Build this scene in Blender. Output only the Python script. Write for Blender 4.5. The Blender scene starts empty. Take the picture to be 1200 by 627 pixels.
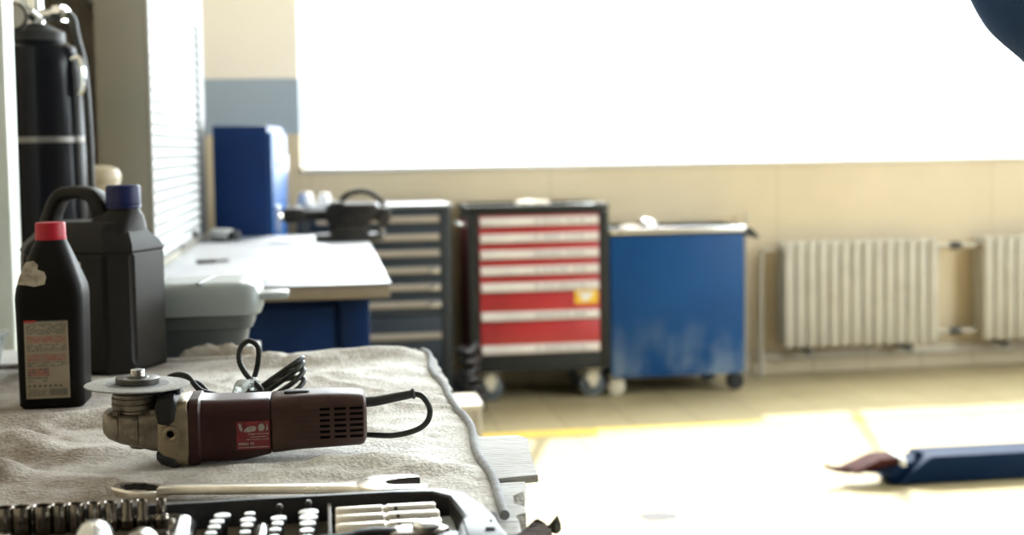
import bpy, bmesh, math, random
from mathutils import Vector, Matrix, noise
R = random.Random(11)
sc = bpy.context.scene
COL = sc.collection
PI = math.pi
V = Vector

# ------------------------------------------------------------------ materials
def mat(name, c, rough=.5, metal=0., c2=None, scale=6., lo=.35, hi=.65, bump=0., bscale=60., rvar=0.,
        coat=0., spec=.5, stretch=(1, 1, 1), detail=5., trans=0., alpha=1.):
    m = bpy.data.materials.new(name); m.use_nodes = True
    n = m.node_tree.nodes; l = m.node_tree.links
    b = n['Principled BSDF']
    b.inputs['Base Color'].default_value = (*c, 1); b.inputs['Roughness'].default_value = rough
    b.inputs['Metallic'].default_value = metal; b.inputs['Coat Weight'].default_value = coat
    b.inputs['Specular IOR Level'].default_value = spec
    b.inputs['Transmission Weight'].default_value = trans; b.inputs['Alpha'].default_value = alpha
    tc = n.new('ShaderNodeTexCoord'); mp = n.new('ShaderNodeMapping'); mp.inputs['Scale'].default_value = stretch
    l.new(tc.outputs['Object'], mp.inputs['Vector'])
    if c2 is None: c2 = tuple(x * .86 for x in c)
    nz = n.new('ShaderNodeTexNoise'); nz.inputs['Scale'].default_value = scale; nz.inputs['Detail'].default_value = detail
    nz.inputs['Roughness'].default_value = .62
    l.new(mp.outputs[0], nz.inputs['Vector'])
    rp = n.new('ShaderNodeMapRange'); rp.inputs[1].default_value = lo; rp.inputs[2].default_value = hi
    l.new(nz.outputs['Fac'], rp.inputs[0])
    mx = n.new('ShaderNodeMix'); mx.data_type = 'RGBA'
    mx.inputs[6].default_value = (*c, 1); mx.inputs[7].default_value = (*c2, 1)
    l.new(rp.outputs[0], mx.inputs[0]); l.new(mx.outputs[2], b.inputs['Base Color'])
    if rvar:
        rr = n.new('ShaderNodeMapRange'); rr.inputs[3].default_value = max(.03, rough - rvar); rr.inputs[4].default_value = min(1, rough + rvar)
        l.new(nz.outputs['Fac'], rr.inputs[0]); l.new(rr.outputs[0], b.inputs['Roughness'])
    if bump:
        n2 = n.new('ShaderNodeTexNoise'); n2.inputs['Scale'].default_value = bscale; n2.inputs['Detail'].default_value = 4
        l.new(mp.outputs[0], n2.inputs['Vector'])
        bp = n.new('ShaderNodeBump'); bp.inputs['Strength'].default_value = bump; bp.inputs['Distance'].default_value = .01
        l.new(n2.outputs['Fac'], bp.inputs['Height']); l.new(bp.outputs[0], b.inputs['Normal'])
    m['mx'] = 1
    return m

def nodes_of(m): return m.node_tree.nodes, m.node_tree.links, m.node_tree.nodes['Principled BSDF']

def tile_mat(name, c1, c2, grout, w, h, mortar, off, rough, plane='xy', bands=None, spec=.5):
    """rectangular tiles laid in world metres; bands = painted stripes by height"""
    m = mat(name, c1, rough, c2=c2, scale=2.2, rvar=.1, spec=spec)
    n, l, b = nodes_of(m)
    mix = [x for x in n if x.type == 'MIX'][0]
    tc = [x for x in n if x.type == 'TEX_COORD'][0]
    mp = n.new('ShaderNodeMapping')
    if plane == 'xz': mp.inputs['Rotation'].default_value = (-PI / 2, 0, 0)
    l.new(tc.outputs['Object'], mp.inputs['Vector'])
    mo = n.new('ShaderNodeVectorMath'); mo.operation = 'ADD'; mo.inputs[1].default_value = (*off, 0)
    l.new(mp.outputs[0], mo.inputs[0])
    br = n.new('ShaderNodeTexBrick'); br.offset = 0; br.squash = 1
    br.inputs['Scale'].default_value = 1; br.inputs['Brick Width'].default_value = w; br.inputs['Row Height'].default_value = h
    br.inputs['Mortar Size'].default_value = mortar; br.inputs['Mortar Smooth'].default_value = .3
    br.inputs['Color1'].default_value = (1, 1, 1, 1); br.inputs['Color2'].default_value = (.93, .93, .93, 1)
    br.inputs['Mortar'].default_value = (*grout, 1)
    l.new(mo.outputs[0], br.inputs['Vector'])
    mu = n.new('ShaderNodeMix'); mu.data_type = 'RGBA'; mu.blend_type = 'MULTIPLY'; mu.inputs[0].default_value = 1
    l.new(mix.outputs[2], mu.inputs[6]); l.new(br.outputs['Color'], mu.inputs[7])
    last = mu.outputs[2]
    if bands:
        sp = n.new('ShaderNodeSeparateXYZ'); l.new(tc.outputs['Object'], sp.inputs[0])
        for z0, col in bands:
            gt = n.new('ShaderNodeMath'); gt.operation = 'GREATER_THAN'; gt.inputs[1].default_value = z0
            l.new(sp.outputs['Z'], gt.inputs[0])
            mm = n.new('ShaderNodeMix'); mm.data_type = 'RGBA'; mm.inputs[7].default_value = (*col, 1)
            l.new(gt.outputs[0], mm.inputs[0]); l.new(last, mm.inputs[6]); last = mm.outputs[2]
    l.new(last, b.inputs['Base Color'])
    return m

M = {}
M['floor'] = tile_mat('floor_tiles', (.39, .32, .18), (.345, .28, .155), (.62, .6, .56), .296, .296, .004, (.164, .1), .42, spec=.25)
M['wall'] = tile_mat('wall_tiles', (.60, .50, .335), (.56, .465, .31), (.8, .79, .77), 1.2, 1.6, .004, (.053, .0), .42, 'xz',
                     bands=((1.29, (.30, .36, .42)), (1.563, (.80, .74, .64))))
M['wall_plain'] = mat('wall_paint', (.52, .45, .34), .7, bump=.05)
M['wall_light'] = mat('wall_paint_light', (.66, .63, .58), .8)
M['wall_dark'] = mat('far_wall_paint', (.07, .065, .055), .8)
M['ceil'] = mat('ceiling_paint', (.20, .195, .185), .9)
M['skirt'] = tile_mat('skirting_tile', (.56, .48, .34), (.5, .43, .3), (.45, .42, .38), .3, .127, .003, (.164, .0), .4, 'xz')
M['yellow'] = mat('yellow_line_paint', (.75, .50, .055), .5, c2=(.66, .45, .08), scale=9)
M['white_frame'] = mat('white_window_frame', (.8, .8, .77), .45)
M['glass'] = None
M['red'] = mat('red_drawer_paint', (.46, .026, .028), .38, c2=(.36, .022, .024), scale=4, coat=.15)
M['darkred'] = mat('dark_red_side_paint', (.13, .014, .02), .4)
M['cartgrey'] = mat('charcoal_cart_paint', (.020, .022, .019), .55, spec=.25, c2=(.027, .027, .024), scale=5)
M['handle_white'] = mat('white_handle_strip', (.74, .68, .6), .4, c2=(.6, .55, .5), scale=5)
M['smear'] = mat('grey_handle_print', (.42, .4, .38), .5)
M['sticker'] = mat('yellow_sticker', (.80, .52, .03), .5, c2=(.75, .45, .03))
M['white'] = mat('white_print', (.8, .8, .78), .5)
M['bluecart'] = mat('blue_cart_paint', (.005, .060, .20), .5, spec=.2, c2=(.004, .05, .17), scale=3)
M['bluedark'] = mat('dark_blue_paint', (.004, .026, .105), .5, spec=.2, c2=(.004, .02, .08), scale=3)
M['blueramp'] = mat('navy_steel_paint', (.004, .016, .046), .55, spec=.06, c2=(.012, .022, .045), scale=9, lo=.5, hi=.9)
M['rubber'] = mat('black_rubber', (.018, .018, .018), .6)
M['greyrubber'] = mat('grey_wheel_rubber', (.10, .115, .12), .55)
M['wheelhub'] = mat('pale_wheel_hub', (.45, .45, .42), .5)
M['cream'] = mat('cream_caster_plate', (.72, .66, .50), .4, c2=(.6, .54, .4))
M['alu'] = mat('brushed_aluminium', (.75, .75, .74), .3, 1., stretch=(1, 30, 1), rvar=.1)
M['traygrey'] = mat('pale_tray_liner', (.5, .5, .5), .45)
M['slate'] = mat('slate_drawer_paint', (.016, .025, .036), .5, c2=(.022, .032, .044))
M['slateframe'] = mat('slate_frame_paint', (.028, .033, .036), .5)
M['tan_handle'] = mat('tan_handle_strip', (.40, .34, .26), .4)
M['radiator'] = mat('radiator_paint', (.45, .42, .34), .5, c2=(.36, .32, .25), scale=7, lo=.45, hi=.8)
M['pipe'] = mat('pipe_paint', (.50, .46, .37), .5)
M['valve_dark'] = mat('dark_valve_iron', (.05, .045, .04), .5)
M['benchtop'] = mat('worn_pale_bench_sheet', (.17, .18, .195), .38, c2=(.07, .085, .105), scale=5, lo=.45, hi=.8, stretch=(1, .5, 1), rvar=.12)
M['ply'] = mat('plywood_edge', (.30, .24, .17), .7, c2=(.2, .16, .11), stretch=(1, 1, 8))
M['iron'] = mat('dark_cast_iron', (.006, .0055, .0055), .6, .0, spec=.12, c2=(.05, .045, .04), rvar=.1)
M['steel'] = mat('worn_bright_steel', (.62, .61, .58), .24, 1., c2=(.40, .38, .35), scale=14, rvar=.12)
M['chrome'] = mat('chrome', (.80, .80, .79), .12, 1., c2=(.66, .65, .63), scale=20, rvar=.06)
M['satin'] = mat('satin_steel', (.74, .69, .61), .3, 1., c2=(.60, .54, .45), scale=25, rvar=.1)
M['blacksteel'] = mat('blackened_steel', (.05, .048, .045), .4, .7, c2=(.09, .08, .07), scale=30)
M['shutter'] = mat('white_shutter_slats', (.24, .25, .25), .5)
M['cabgrey'] = mat('grey_green_cabinet_paint', (.215, .205, .165), .6, c2=(.25, .225, .17), scale=3, bump=.03)
M['cabtrim'] = mat('dark_cabinet_trim', (.05, .05, .045), .5)
M['cabwhite'] = mat('pale_cabinet_trim', (.5, .5, .47), .5)
M['cyl'] = mat('black_cylinder_paint', (.005, .0055, .008), .2, c2=(.006, .006, .008), scale=4, spec=.16)
M['gasring'] = mat('worn_ring_steel', (.20, .19, .18), .4, .8)
M['hose'] = mat('black_hose_rubber', (.014, .014, .014), .42)
M['postwhite'] = mat('pale_post_paint', (.66, .70, .64), .4)
M['blackplastic'] = mat('black_oil_bottle_plastic', (.006, .0055, .005), .45, c2=(.010, .009, .008), spec=.06, scale=9, bump=.02, bscale=200, rvar=.05)
M['canplastic'] = mat('black_jerrycan_plastic', (.009, .008, .0065), .46, c2=(.014, .012, .010), spec=.14, scale=7, bump=.02, bscale=180, rvar=.06)
M['redcap'] = mat('red_cap_plastic', (.33, .008, .018), .45, spec=.25)
M['bluecap'] = mat('blue_cap_plastic', (.006, .010, .065), .45, spec=.25)
M['paper'] = mat('aged_label_paper', (.29, .25, .18), .6, c2=(.24, .20, .14), scale=30)
M['ink'] = mat('grey_label_ink', (.10, .095, .085), .6)
M['inkpink'] = mat('faded_red_label_ink', (.28, .125, .09), .6, c2=(.26, .14, .10), scale=160)
M['inkred'] = mat('red_label_ink', (.36, .03, .03), .5)
M['tape'] = mat('torn_paper_sticker', (.36, .31, .23), .65, c2=(.2, .16, .12), scale=40, lo=.48, hi=.62)
M['greylabel'] = mat('pale_can_label', (.30, .28, .24), .55)
M['bin'] = mat('grey_plastic', (.30, .33, .32), .35, c2=(.26, .29, .285))
M['bindark'] = mat('dark_grey_plastic', (.10, .115, .115), .45)
M['rag'] = mat('pale_rag_cloth', (.50, .46, .40), .9, c2=(.3, .24, .18), scale=12, bump=.2, bscale=90)
M['maroon'] = mat('maroon_tool_plastic', (.030, .0075, .0065), .42, spec=.22, c2=(.05, .022, .018), scale=22, lo=.45, hi=.85, bump=.03, bscale=300, rvar=.1)
M['maroon2'] = mat('brown_tool_grip', (.042, .018, .014), .5, spec=.22, c2=(.075, .045, .034), scale=20, lo=.42, hi=.85, bump=.06, bscale=260, rvar=.1)
M['gear'] = mat('worn_cast_aluminium', (.22, .19, .145), .42, .75, c2=(.05, .037, .025), scale=24, lo=.46, hi=.70, bump=.12, bscale=240, rvar=.12)
M['gearplate'] = mat('brassy_aluminium_plate', (.27, .22, .145), .38, .8, c2=(.12, .085, .05), scale=28, lo=.48, hi=.8, bump=.1, bscale=240)
M['disc'] = mat('grey_cutting_disc', (.20, .195, .18), .8, c2=(.34, .33, .30), scale=300, bump=.3, bscale=700)
M['discred'] = mat('disc_centre_print', (.16, .165, .17), .8)
M['namered'] = mat('red_name_plate', (.09, .004, .007), .4, c2=(.2, .012, .016), scale=60)
M['paleprint'] = mat('worn_pale_print', (.40, .34, .31), .6, c2=(.2, .13, .12), scale=400)
M['vent'] = mat('dark_vent_slot', (.004, .003, .003), .8, spec=.02)
M['cord'] = mat('black_cord_rubber', (.010, .011, .009), .4, spec=.25, c2=(.028, .03, .026), scale=60)
M['wrap'] = mat('clear_plastic_wrap', (.8, .85, .83), .18, trans=.55, c2=(.6, .66, .64), scale=80, bump=.5, bscale=120)
M['socket'] = mat('dull_socket_steel', (.24, .21, .175), .24, 1., c2=(.12, .10, .08), scale=40, rvar=.08)
M['blackmatte'] = mat('black_oxide', (.012, .012, .012), .5, spec=.3)
M['bittop'] = mat('bright_flat_steel', (.72, .72, .72), .5, .6)
M['case'] = mat('black_case_plastic', (.022, .022, .024), .42, c2=(.05, .047, .04), scale=18, lo=.5, hi=.9, rvar=.1, spec=.2, bump=.03, bscale=300)
M['insert'] = mat('dusty_brown_insert', (.055, .045, .032), .6, c2=(.10, .075, .045), scale=20, bump=.08, bscale=200)
M['plank'] = mat('weathered_white_plank', (.52, .51, .49), .8, c2=(.20, .17, .14), scale=16, lo=.56, hi=.74, stretch=(.5, 8, 8), bump=.6, spec=.2, bscale=40)
M['splinter'] = mat('dark_broken_wood', (.035, .017, .010), .85, spec=.1, c2=(.06, .038, .022), scale=40, stretch=(1, 4, 4), bump=.4, bscale=80)
M['fragment'] = mat('mossy_wood_chip', (.055, .055, .042), .9, spec=.1, c2=(.10, .10, .075), scale=60, bump=.5, bscale=90)
M['hem'] = mat('grey_cloth_binding', (.30, .31, .32), .85, c2=(.22, .22, .22), scale=60, bump=.3, bscale=300)
M['coverall'] = mat('blue_coverall_cloth', (.012, .05, .15), .8, c2=(.010, .04, .12), scale=6, bump=.1, bscale=500)
M['skin'] = mat('skin', (.45, .25, .17), .55, c2=(.4, .2, .14), scale=20)
M['hair'] = mat('dark_brown_hair', (.03, .02, .014), .6)
M['boot'] = mat('black_boot_leather', (.02, .018, .016), .5)
M['eyewhite'] = mat('eye_white', (.7, .7, .68), .3)
M['bracketred'] = mat('rusty_red_steel', (.028, .004, .003), .7, spec=.08, c2=(.045, .009, .005), scale=20)
M['stain'] = mat('dark_wet_floor_patch', (.16, .13, .10), .25, c2=(.07, .08, .10), scale=30)
M['beige'] = mat('beige_plastic', (.42, .34, .22), .5)
M['stool'] = mat('beige_stool_paint', (.56, .52, .42), .5, c2=(.45, .4, .31))

# cloth: grey-beige terry with brown grime
def cloth_mat():
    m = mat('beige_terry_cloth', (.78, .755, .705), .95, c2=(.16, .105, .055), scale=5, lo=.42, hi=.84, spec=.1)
    n, l, b = nodes_of(m)
    tc = [x for x in n if x.type == 'TEX_COORD'][0]
    mix = [x for x in n if x.type == 'MIX'][0]
    nz0 = [x for x in n if x.type == 'TEX_NOISE'][0]; rp0 = [x for x in n if x.type == 'MAP_RANGE'][0]
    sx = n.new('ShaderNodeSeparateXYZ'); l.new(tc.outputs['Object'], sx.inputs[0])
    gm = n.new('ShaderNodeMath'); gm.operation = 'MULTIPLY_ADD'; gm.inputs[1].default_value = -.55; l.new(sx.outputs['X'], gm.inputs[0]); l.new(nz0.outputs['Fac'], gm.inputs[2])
    l.new(gm.outputs[0], rp0.inputs[0])     # grime thickened to the left to paint in the shade there
    f1 = n.new('ShaderNodeTexNoise'); f1.inputs['Scale'].default_value = 240; f1.inputs['Detail'].default_value = 3
    f2 = n.new('ShaderNodeTexNoise'); f2.inputs['Scale'].default_value = 60; f2.inputs['Detail'].default_value = 6
    f3 = n.new('ShaderNodeTexNoise'); f3.inputs['Scale'].default_value = 26; f3.inputs['Detail'].default_value = 8; f3.inputs['Roughness'].default_value = .7
    for f in (f1, f2, f3): l.new(tc.outputs['Object'], f.inputs['Vector'])
    r3 = n.new('ShaderNodeMapRange'); r3.inputs[1].default_value = .55; r3.inputs[2].default_value = .74; r3.inputs[4].default_value = .65
    l.new(f3.outputs['Fac'], r3.inputs[0])
    m2 = n.new('ShaderNodeMix'); m2.data_type = 'RGBA'; m2.inputs[7].default_value = (.20, .15, .10, 1)
    l.new(r3.outputs[0], m2.inputs[0]); l.new(mix.outputs[2], m2.inputs[6])
    m3 = n.new('ShaderNodeMix'); m3.data_type = 'RGBA'; m3.blend_type = 'MULTIPLY'; m3.inputs[0].default_value = .55
    r1 = n.new('ShaderNodeMapRange'); r1.inputs[1].default_value = .3; r1.inputs[2].default_value = .62; r1.inputs[3].default_value = .45; r1.inputs[4].default_value = 1.1
    l.new(f1.outputs['Fac'], r1.inputs[0])
    l.new(m2.outputs[2], m3.inputs[6]); l.new(r1.outputs[0], m3.inputs[7]); l.new(m3.outputs[2], b.inputs['Base Color'])
    ad = n.new('ShaderNodeMath'); ad.operation = 'ADD'
    l.new(f1.outputs['Fac'], ad.inputs[0]); l.new(f2.outputs['Fac'], ad.inputs[1])
    bp = n.new('ShaderNodeBump'); bp.inputs['Strength'].default_value = .6; bp.inputs['Distance'].default_value = .004
    l.new(ad.outputs[0], bp.inputs['Height']); l.new(bp.outputs[0], b.inputs['Normal'])
    b.inputs['Sheen Weight'].default_value = .25
    return m
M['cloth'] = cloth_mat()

# the blue cart's lower edge carries a pale chalky bloom
def dusty(m, z0, z1, dust):
    n, l, b = nodes_of(m)
    mix = [x for x in n if x.type == 'MIX'][0]
    tc = [x for x in n if x.type == 'TEX_COORD'][0]
    sp = n.new('ShaderNodeSeparateXYZ'); l.new(tc.outputs['Object'], sp.inputs[0])
    mr = n.new('ShaderNodeMapRange'); mr.inputs[1].default_value = z1; mr.inputs[2].default_value = z0
    l.new(sp.outputs['Z'], mr.inputs[0])
    mp = n.new('ShaderNodeMapping'); mp.inputs['Scale'].default_value = (1, 1, .45); l.new(tc.outputs['Object'], mp.inputs[0])
    nz = n.new('ShaderNodeTexNoise'); nz.inputs['Scale'].default_value = 9; nz.inputs['Detail'].default_value = 6
    l.new(mp.outputs[0], nz.inputs['Vector'])
    r2 = n.new('ShaderNodeMapRange'); r2.inputs[1].default_value = .42; r2.inputs[2].default_value = .7
    l.new(nz.outputs['Fac'], r2.inputs[0])
    mu = n.new('ShaderNodeMath'); mu.operation = 'MULTIPLY'; l.new(mr.outputs[0], mu.inputs[0]); l.new(r2.outputs[0], mu.inputs[1])
    m2 = n.new('ShaderNodeMix'); m2.data_type = 'RGBA'; m2.inputs[7].default_value = (*dust, 1)
    l.new(mu.outputs[0], m2.inputs[0]); l.new(mix.outputs[2], m2.inputs[6]); l.new(m2.outputs[2], b.inputs['Base Color'])
dusty(M['bluecart'], .1, .40, (.17, .24, .33))

def glass_mat():
    m = bpy.data.materials.new('window_glass'); m.use_nodes = True
    n = m.node_tree.nodes; l = m.node_tree.links
    for x in list(n): n.remove(x)
    o = n.new('ShaderNodeOutputMaterial'); mx = n.new('ShaderNodeMixShader')
    t = n.new('ShaderNodeBsdfTransparent'); t.inputs[0].default_value = (.97, .98, .975, 1)
    g = n.new('ShaderNodeBsdfGlossy'); g.inputs['Roughness'].default_value = .02
    f = n.new('ShaderNodeLayerWeight'); f.inputs[0].default_value = .5
    pw = n.new('ShaderNodeMath'); pw.operation = 'POWER'; pw.inputs[1].default_value = 5
    l.new(f.outputs['Facing'], pw.inputs[0])
    ma = n.new('ShaderNodeMath'); ma.operation = 'MULTIPLY_ADD'; ma.inputs[1].default_value = .8; ma.inputs[2].default_value = .03
    l.new(pw.outputs[0], ma.inputs[0]); l.new(ma.outputs[0], mx.inputs[0]); l.new(t.outputs[0], mx.inputs[1]); l.new(g.outputs[0], mx.inputs[2]); l.new(mx.outputs[0], o.inputs[0])
    return m
M['glass'] = glass_mat()

# ------------------------------------------------------------------ mesh helpers
def newbm(): return bmesh.new()

def _mi(bm, f0, mi):
    if mi:
        bm.faces.ensure_lookup_table()
        for f in bm.faces[f0:]: f.material_index = mi

def box(bm, x0, x1, y0, y1, z0, z1, bev=0., seg=2, mi=0, T=None):
    f0 = len(bm.faces)
    vs = [bm.verts.new((x, y, z)) for x in (x0, x1) for y in (y0, y1) for z in (z0, z1)]
    idx = [(0, 1, 3, 2), (4, 6, 7, 5), (0, 4, 5, 1), (2, 3, 7, 6), (0, 2, 6, 4), (1, 5, 7, 3)]
    fs = [bm.faces.new([vs[i] for i in q]) for q in idx]
    _mi(bm, f0, mi)
    if bev > 0:
        es = list({e for f in fs for e in f.edges})
        bmesh.ops.bevel(bm, geom=es, offset=min(bev, .49 * min(abs(x1 - x0), abs(y1 - y0), abs(z1 - z0))), segments=seg, affect='EDGES', profile=.5, material=mi)
    if T is not None:
        bm.faces.ensure_lookup_table()
        bmesh.ops.transform(bm, matrix=T, verts=list({v for f in bm.faces[f0:] for v in f.verts}))
    return bm

def loft(bm, rings, cap=True, mi=0, closed=False):
    f0 = len(bm.faces)
    rv = [[bm.verts.new(p) for p in r] for r in rings]
    n = len(rv[0]); k = len(rv)
    for i in range(k if closed else k - 1):
        a, b = rv[i], rv[(i + 1) % k]
        for j in range(n):
            bm.faces.new((a[j], a[(j + 1) % n], b[(j + 1) % n], b[j]))
    if cap and not closed:
        bm.faces.new(rv[0][::-1]); bm.faces.new(rv[-1])
    _mi(bm, f0, mi)
    return bm

def circ(n, r): return [(r * math.cos(2 * PI * i / n), r * math.sin(2 * PI * i / n)) for i in range(n)]

def rrect(w, h, r, k=4):
    """rounded rectangle outline, half sizes w, h"""
    r = min(r, w * .999, h * .999); out = []
    for cx, cy, a0 in ((w - r, h - r, 0), (-w + r, h - r, 90), (-w + r, -h + r, 180), (w - r, -h + r, 270)):
        for i in range(k + 1):
            a = math.radians(a0 + 90 * i / k); out.append((cx + r * math.cos(a), cy + r * math.sin(a)))
    return out

def frame_mat(p, d, up=V((0, 0, 1))):
    d = V(d).normalized()
    x = up.cross(d)
    if x.length < 1e-4: x = V((1, 0, 0))
    x.normalize(); y = d.cross(x)
    m = Matrix((x, y, d)).transposed().to_4x4(); m.translation = V(p)
    return m

def lathe(bm, prof, n=28, T=None, mi=0, cap=True, closed=False):
    """prof: (r, z) pairs along local +z"""
    rings = []
    for r, z in prof:
        ring = [V((r * math.cos(2 * PI * i / n), r * math.sin(2 * PI * i / n), z)) for i in range(n)]
        if T is not None: ring = [T @ p for p in ring]
        rings.append(ring)
    return loft(bm, rings, cap, mi, closed)

def cyl(bm, p0, p1, r0, r1=None, n=20, mi=0, ch=0.):
    p0, p1 = V(p0), V(p1); L = (p1 - p0).length; r1 = r0 if r1 is None else r1
    T = frame_mat(p0, p1 - p0)
    pr = [(r0, 0), (r1, L)] if not ch else [(r0 - ch, 0), (r0, ch), (r1, L - ch), (r1 - ch, L)]
    return lathe(bm, pr, n, T, mi)

def smooth_path(pts, sub=6, closed=False):
    pts = [V(p) for p in pts]; n = len(pts); out = []
    for i in range(n if closed else n - 1):
        if closed: a, b, c, d = pts[i - 1], pts[i], pts[(i + 1) % n], pts[(i + 2) % n]
        else: a, b, c, d = pts[max(i - 1, 0)], pts[i], pts[i + 1], pts[min(i + 2, n - 1)]
        for s in range(sub):
            t = s / sub
            out.append(.5 * ((2 * b) + (c - a) * t + (2 * a - 5 * b + 4 * c - d) * t * t + (3 * b - a - 3 * c + d) * t ** 3))
    if not closed: out.append(pts[-1])
    return out

def tube(bm, pts, r, n=10, sub=6, closed=False, mi=0):
    P = smooth_path(pts, sub, closed) if sub > 1 else [V(p) for p in pts]
    k = len(P)
    rr = r if callable(r) else (lambda t: r)
    up = V((0, 0, 1)); rings = []; x = None
    for i in range(k):
        a = P[i - 1] if (i or closed) else P[0]
        b = P[(i + 1) % k] if (i < k - 1 or closed) else P[-1]
        d = (b - a).normalized()
        if x is None:
            x = up.cross(d)
            if x.length < .05: x = V((1, 0, 0)).cross(d)
        x = (x - d * x.dot(d)).normalized(); y = d.cross(x)
        q = rr(i / max(1, k - 1))
        rings.append([P[i] + x * q * math.cos(2 * PI * j / n) + y * q * math.sin(2 * PI * j / n) for j in range(n)])
    return loft(bm, rings, not closed, mi, closed)

def prism(bm, outline, t0, t1, T=None, bev=0., mi=0, seg=2):
    """outline in local xy, extruded from z=t0 to t1, then T"""
    f0 = len(bm.faces)
    a = [bm.verts.new((x, y, t0)) for x, y in outline]; b = [bm.verts.new((x, y, t1)) for x, y in outline]
    n = len(a); fs = [bm.faces.new(a[::-1]), bm.faces.new(b)]
    es = []
    for i in range(n): fs.append(bm.faces.new((a[i], a[(i + 1) % n], b[(i + 1) % n], b[i])))
    _mi(bm, f0, mi)
    if bev:
        es = list({e for f in fs[:2] for e in f.edges})
        bmesh.ops.bevel(bm, geom=es, offset=bev, segments=seg, affect='EDGES', profile=.5, material=mi)
    if T is not None:
        bm.faces.ensure_lookup_table()
        bmesh.ops.transform(bm, matrix=T, verts=list({v for f in bm.faces[f0:] for v in f.verts}))
    return bm

XZ = Matrix(((1, 0, 0, 0), (0, 0, -1, 0), (0, 1, 0, 0), (0, 0, 0, 1)))   # local (x,y,z) -> (x,-z,y): outlines drawn in x-z, thickness towards -y

def ob(name, bm, m, parent=None, loc=None, ang=38, rot=None, scale=None, **kw):
    bmesh.ops.recalc_face_normals(bm, faces=bm.faces)
    me = bpy.data.meshes.new(name); bm.to_mesh(me); bm.free()
    for x in (m if isinstance(m, (list, tuple)) else [m]): me.materials.append(M[x] if isinstance(x, str) else x)
    me.shade_smooth()
    if ang < 180: me.set_sharp_from_angle(angle=math.radians(ang))
    o = bpy.data.objects.new(name, me); COL.objects.link(o)
    if parent is not None: o.parent = parent
    if loc is not None: o.location = loc
    if rot is not None: o.rotation_euler = rot
    if scale: o.scale = (scale,) * 3
    for k, v in kw.items(): o[k] = v
    return o

def thing(name, label, cat, loc=(0, 0, 0), rz=0., group=None, rot=None):
    o = bpy.data.objects.new(name, None); COL.objects.link(o); o.empty_display_size = .05
    o.location = loc; o.rotation_euler = rot or (0, 0, rz); o['label'] = label; o['category'] = cat
    if group: o['group'] = group
    return o

def tag(o, label, cat, group=None):
    o['label'] = label; o['category'] = cat
    if group: o['group'] = group
    return o

def dup(root, loc, label, rz=None, scale=None):
    r = root.copy(); COL.objects.link(r); r.location = loc; r['label'] = label
    if rz is not None: r.rotation_euler.z = rz
    if scale is not None: r.scale = scale
    for ch in list(root.children):
        c = ch.copy(); COL.objects.link(c); c.parent = r
        for g in list(ch.children):
            d = g.copy(); COL.objects.link(d); d.parent = c
    return r

def struct(name, bm, m, parent=None, **k):
    return ob(name, bm, m, parent, kind='structure', **k)

# ------------------------------------------------------------------ the room
X0, X1, Y0, Y1, ZC = -.78, 5.7, -3.2, 6.40, 5.0
WX0, WX1, WZ0, WZ1 = -.10, 5.5, 1.10, 4.55
SY0, SY1, SZ0 = .7, 3.7, .95
struct('floor', box(newbm(), X0 - .2, X1 + .2, Y0 - .2, Y1 + .3, -.2, 0), 'floor')
struct('ceiling', box(newbm(), X0 - .2, X1 + .2, Y0 - .2, Y1 + .3, ZC, ZC + .2), 'ceil')
struct('wall_left', box(newbm(), X0 - .2, X0, Y0, Y1, 0, ZC), 'wall_plain')
struct('wall_front', box(newbm(), X0 - .2, X1 + .2, Y0 - .2, Y0, 0, ZC), 'wall_dark')

def wall_with_hole(x0, x1, z0, z1, hx0, hx1, hz0, hz1, y0, y1):
    bm = newbm(); out = [(x0, z0), (x1, z0), (x1, z1), (x0, z1)]; inn = [(hx0, hz0), (hx1, hz0), (hx1, hz1), (hx0, hz1)]
    L = [[bm.verts.new((x, y, z)) for x, z in o] for y in (y0, y1) for o in (out, inn)]
    for i in range(4):
        j = (i + 1) % 4
        bm.faces.new((L[0][i], L[0][j], L[1][j], L[1][i])); bm.faces.new((L[2][i], L[3][i], L[3][j], L[2][j]))
        bm.faces.new((L[1][i], L[1][j], L[3][j], L[3][i])); bm.faces.new((L[0][i], L[2][i], L[2][j], L[0][j]))
    return bm
struct('wall_back', wall_with_hole(X0 - .2, X1 + .2, 0, ZC, WX0, WX1, WZ0, WZ1, Y1, Y1 + .3), 'wall')
rb_ = wall_with_hole(Y0, Y1, 0, ZC, SY0, SY1, SZ0, WZ1, 0, .2)
for v_ in rb_.verts: v_.co = V((X1 + v_.co.y, v_.co.x, v_.co.z))
struct('wall_right', rb_, 'wall_light')
struct('baseboard_back', box(newbm(), X0, X1, Y1 - .014, Y1, 0, .127, .004), 'skirt')
struct('trim_1', box(newbm(), X0 + .9, X1, 5.205, 5.315, 0, .0015), 'yellow')   # painted floor line

win = bpy.data.objects.new('window_1', None); COL.objects.link(win); win['kind'] = 'structure'
win.location = (0, Y1 + .27, 0)
bm = newbm()
t = .035
for a in ((WX0, WX1, WZ0, WZ0 + t), (WX0, WX1, WZ1 - t, WZ1), (WX0, WX0 + t, WZ0 + t, WZ1 - t), (WX1 - t, WX1, WZ0 + t, WZ1 - t)):
    box(bm, a[0], a[1], -.025, .025, a[2], a[3], .004)
mull = [1.33, 2.72, 4.11]
for x in mull: box(bm, x - .021, x + .021, -.02, .02, WZ0 + t, WZ1 - t, .003)
struct('window_frame', bm, 'white_frame', win)
xs = [WX0 + t] + mull + [WX1 - t]
for a, b in zip(xs[:-1], xs[1:]):
    struct('window_pane', box(newbm(), a + .021, b - .021, -.002, .002, WZ0 + t, WZ1 - t), 'glass', win)
struct('window_sill', box(newbm(), WX0 + .002, WX1 - .002, -.29, -.03, WZ0, WZ0 + .022, .006), 'white_frame', win)

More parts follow.
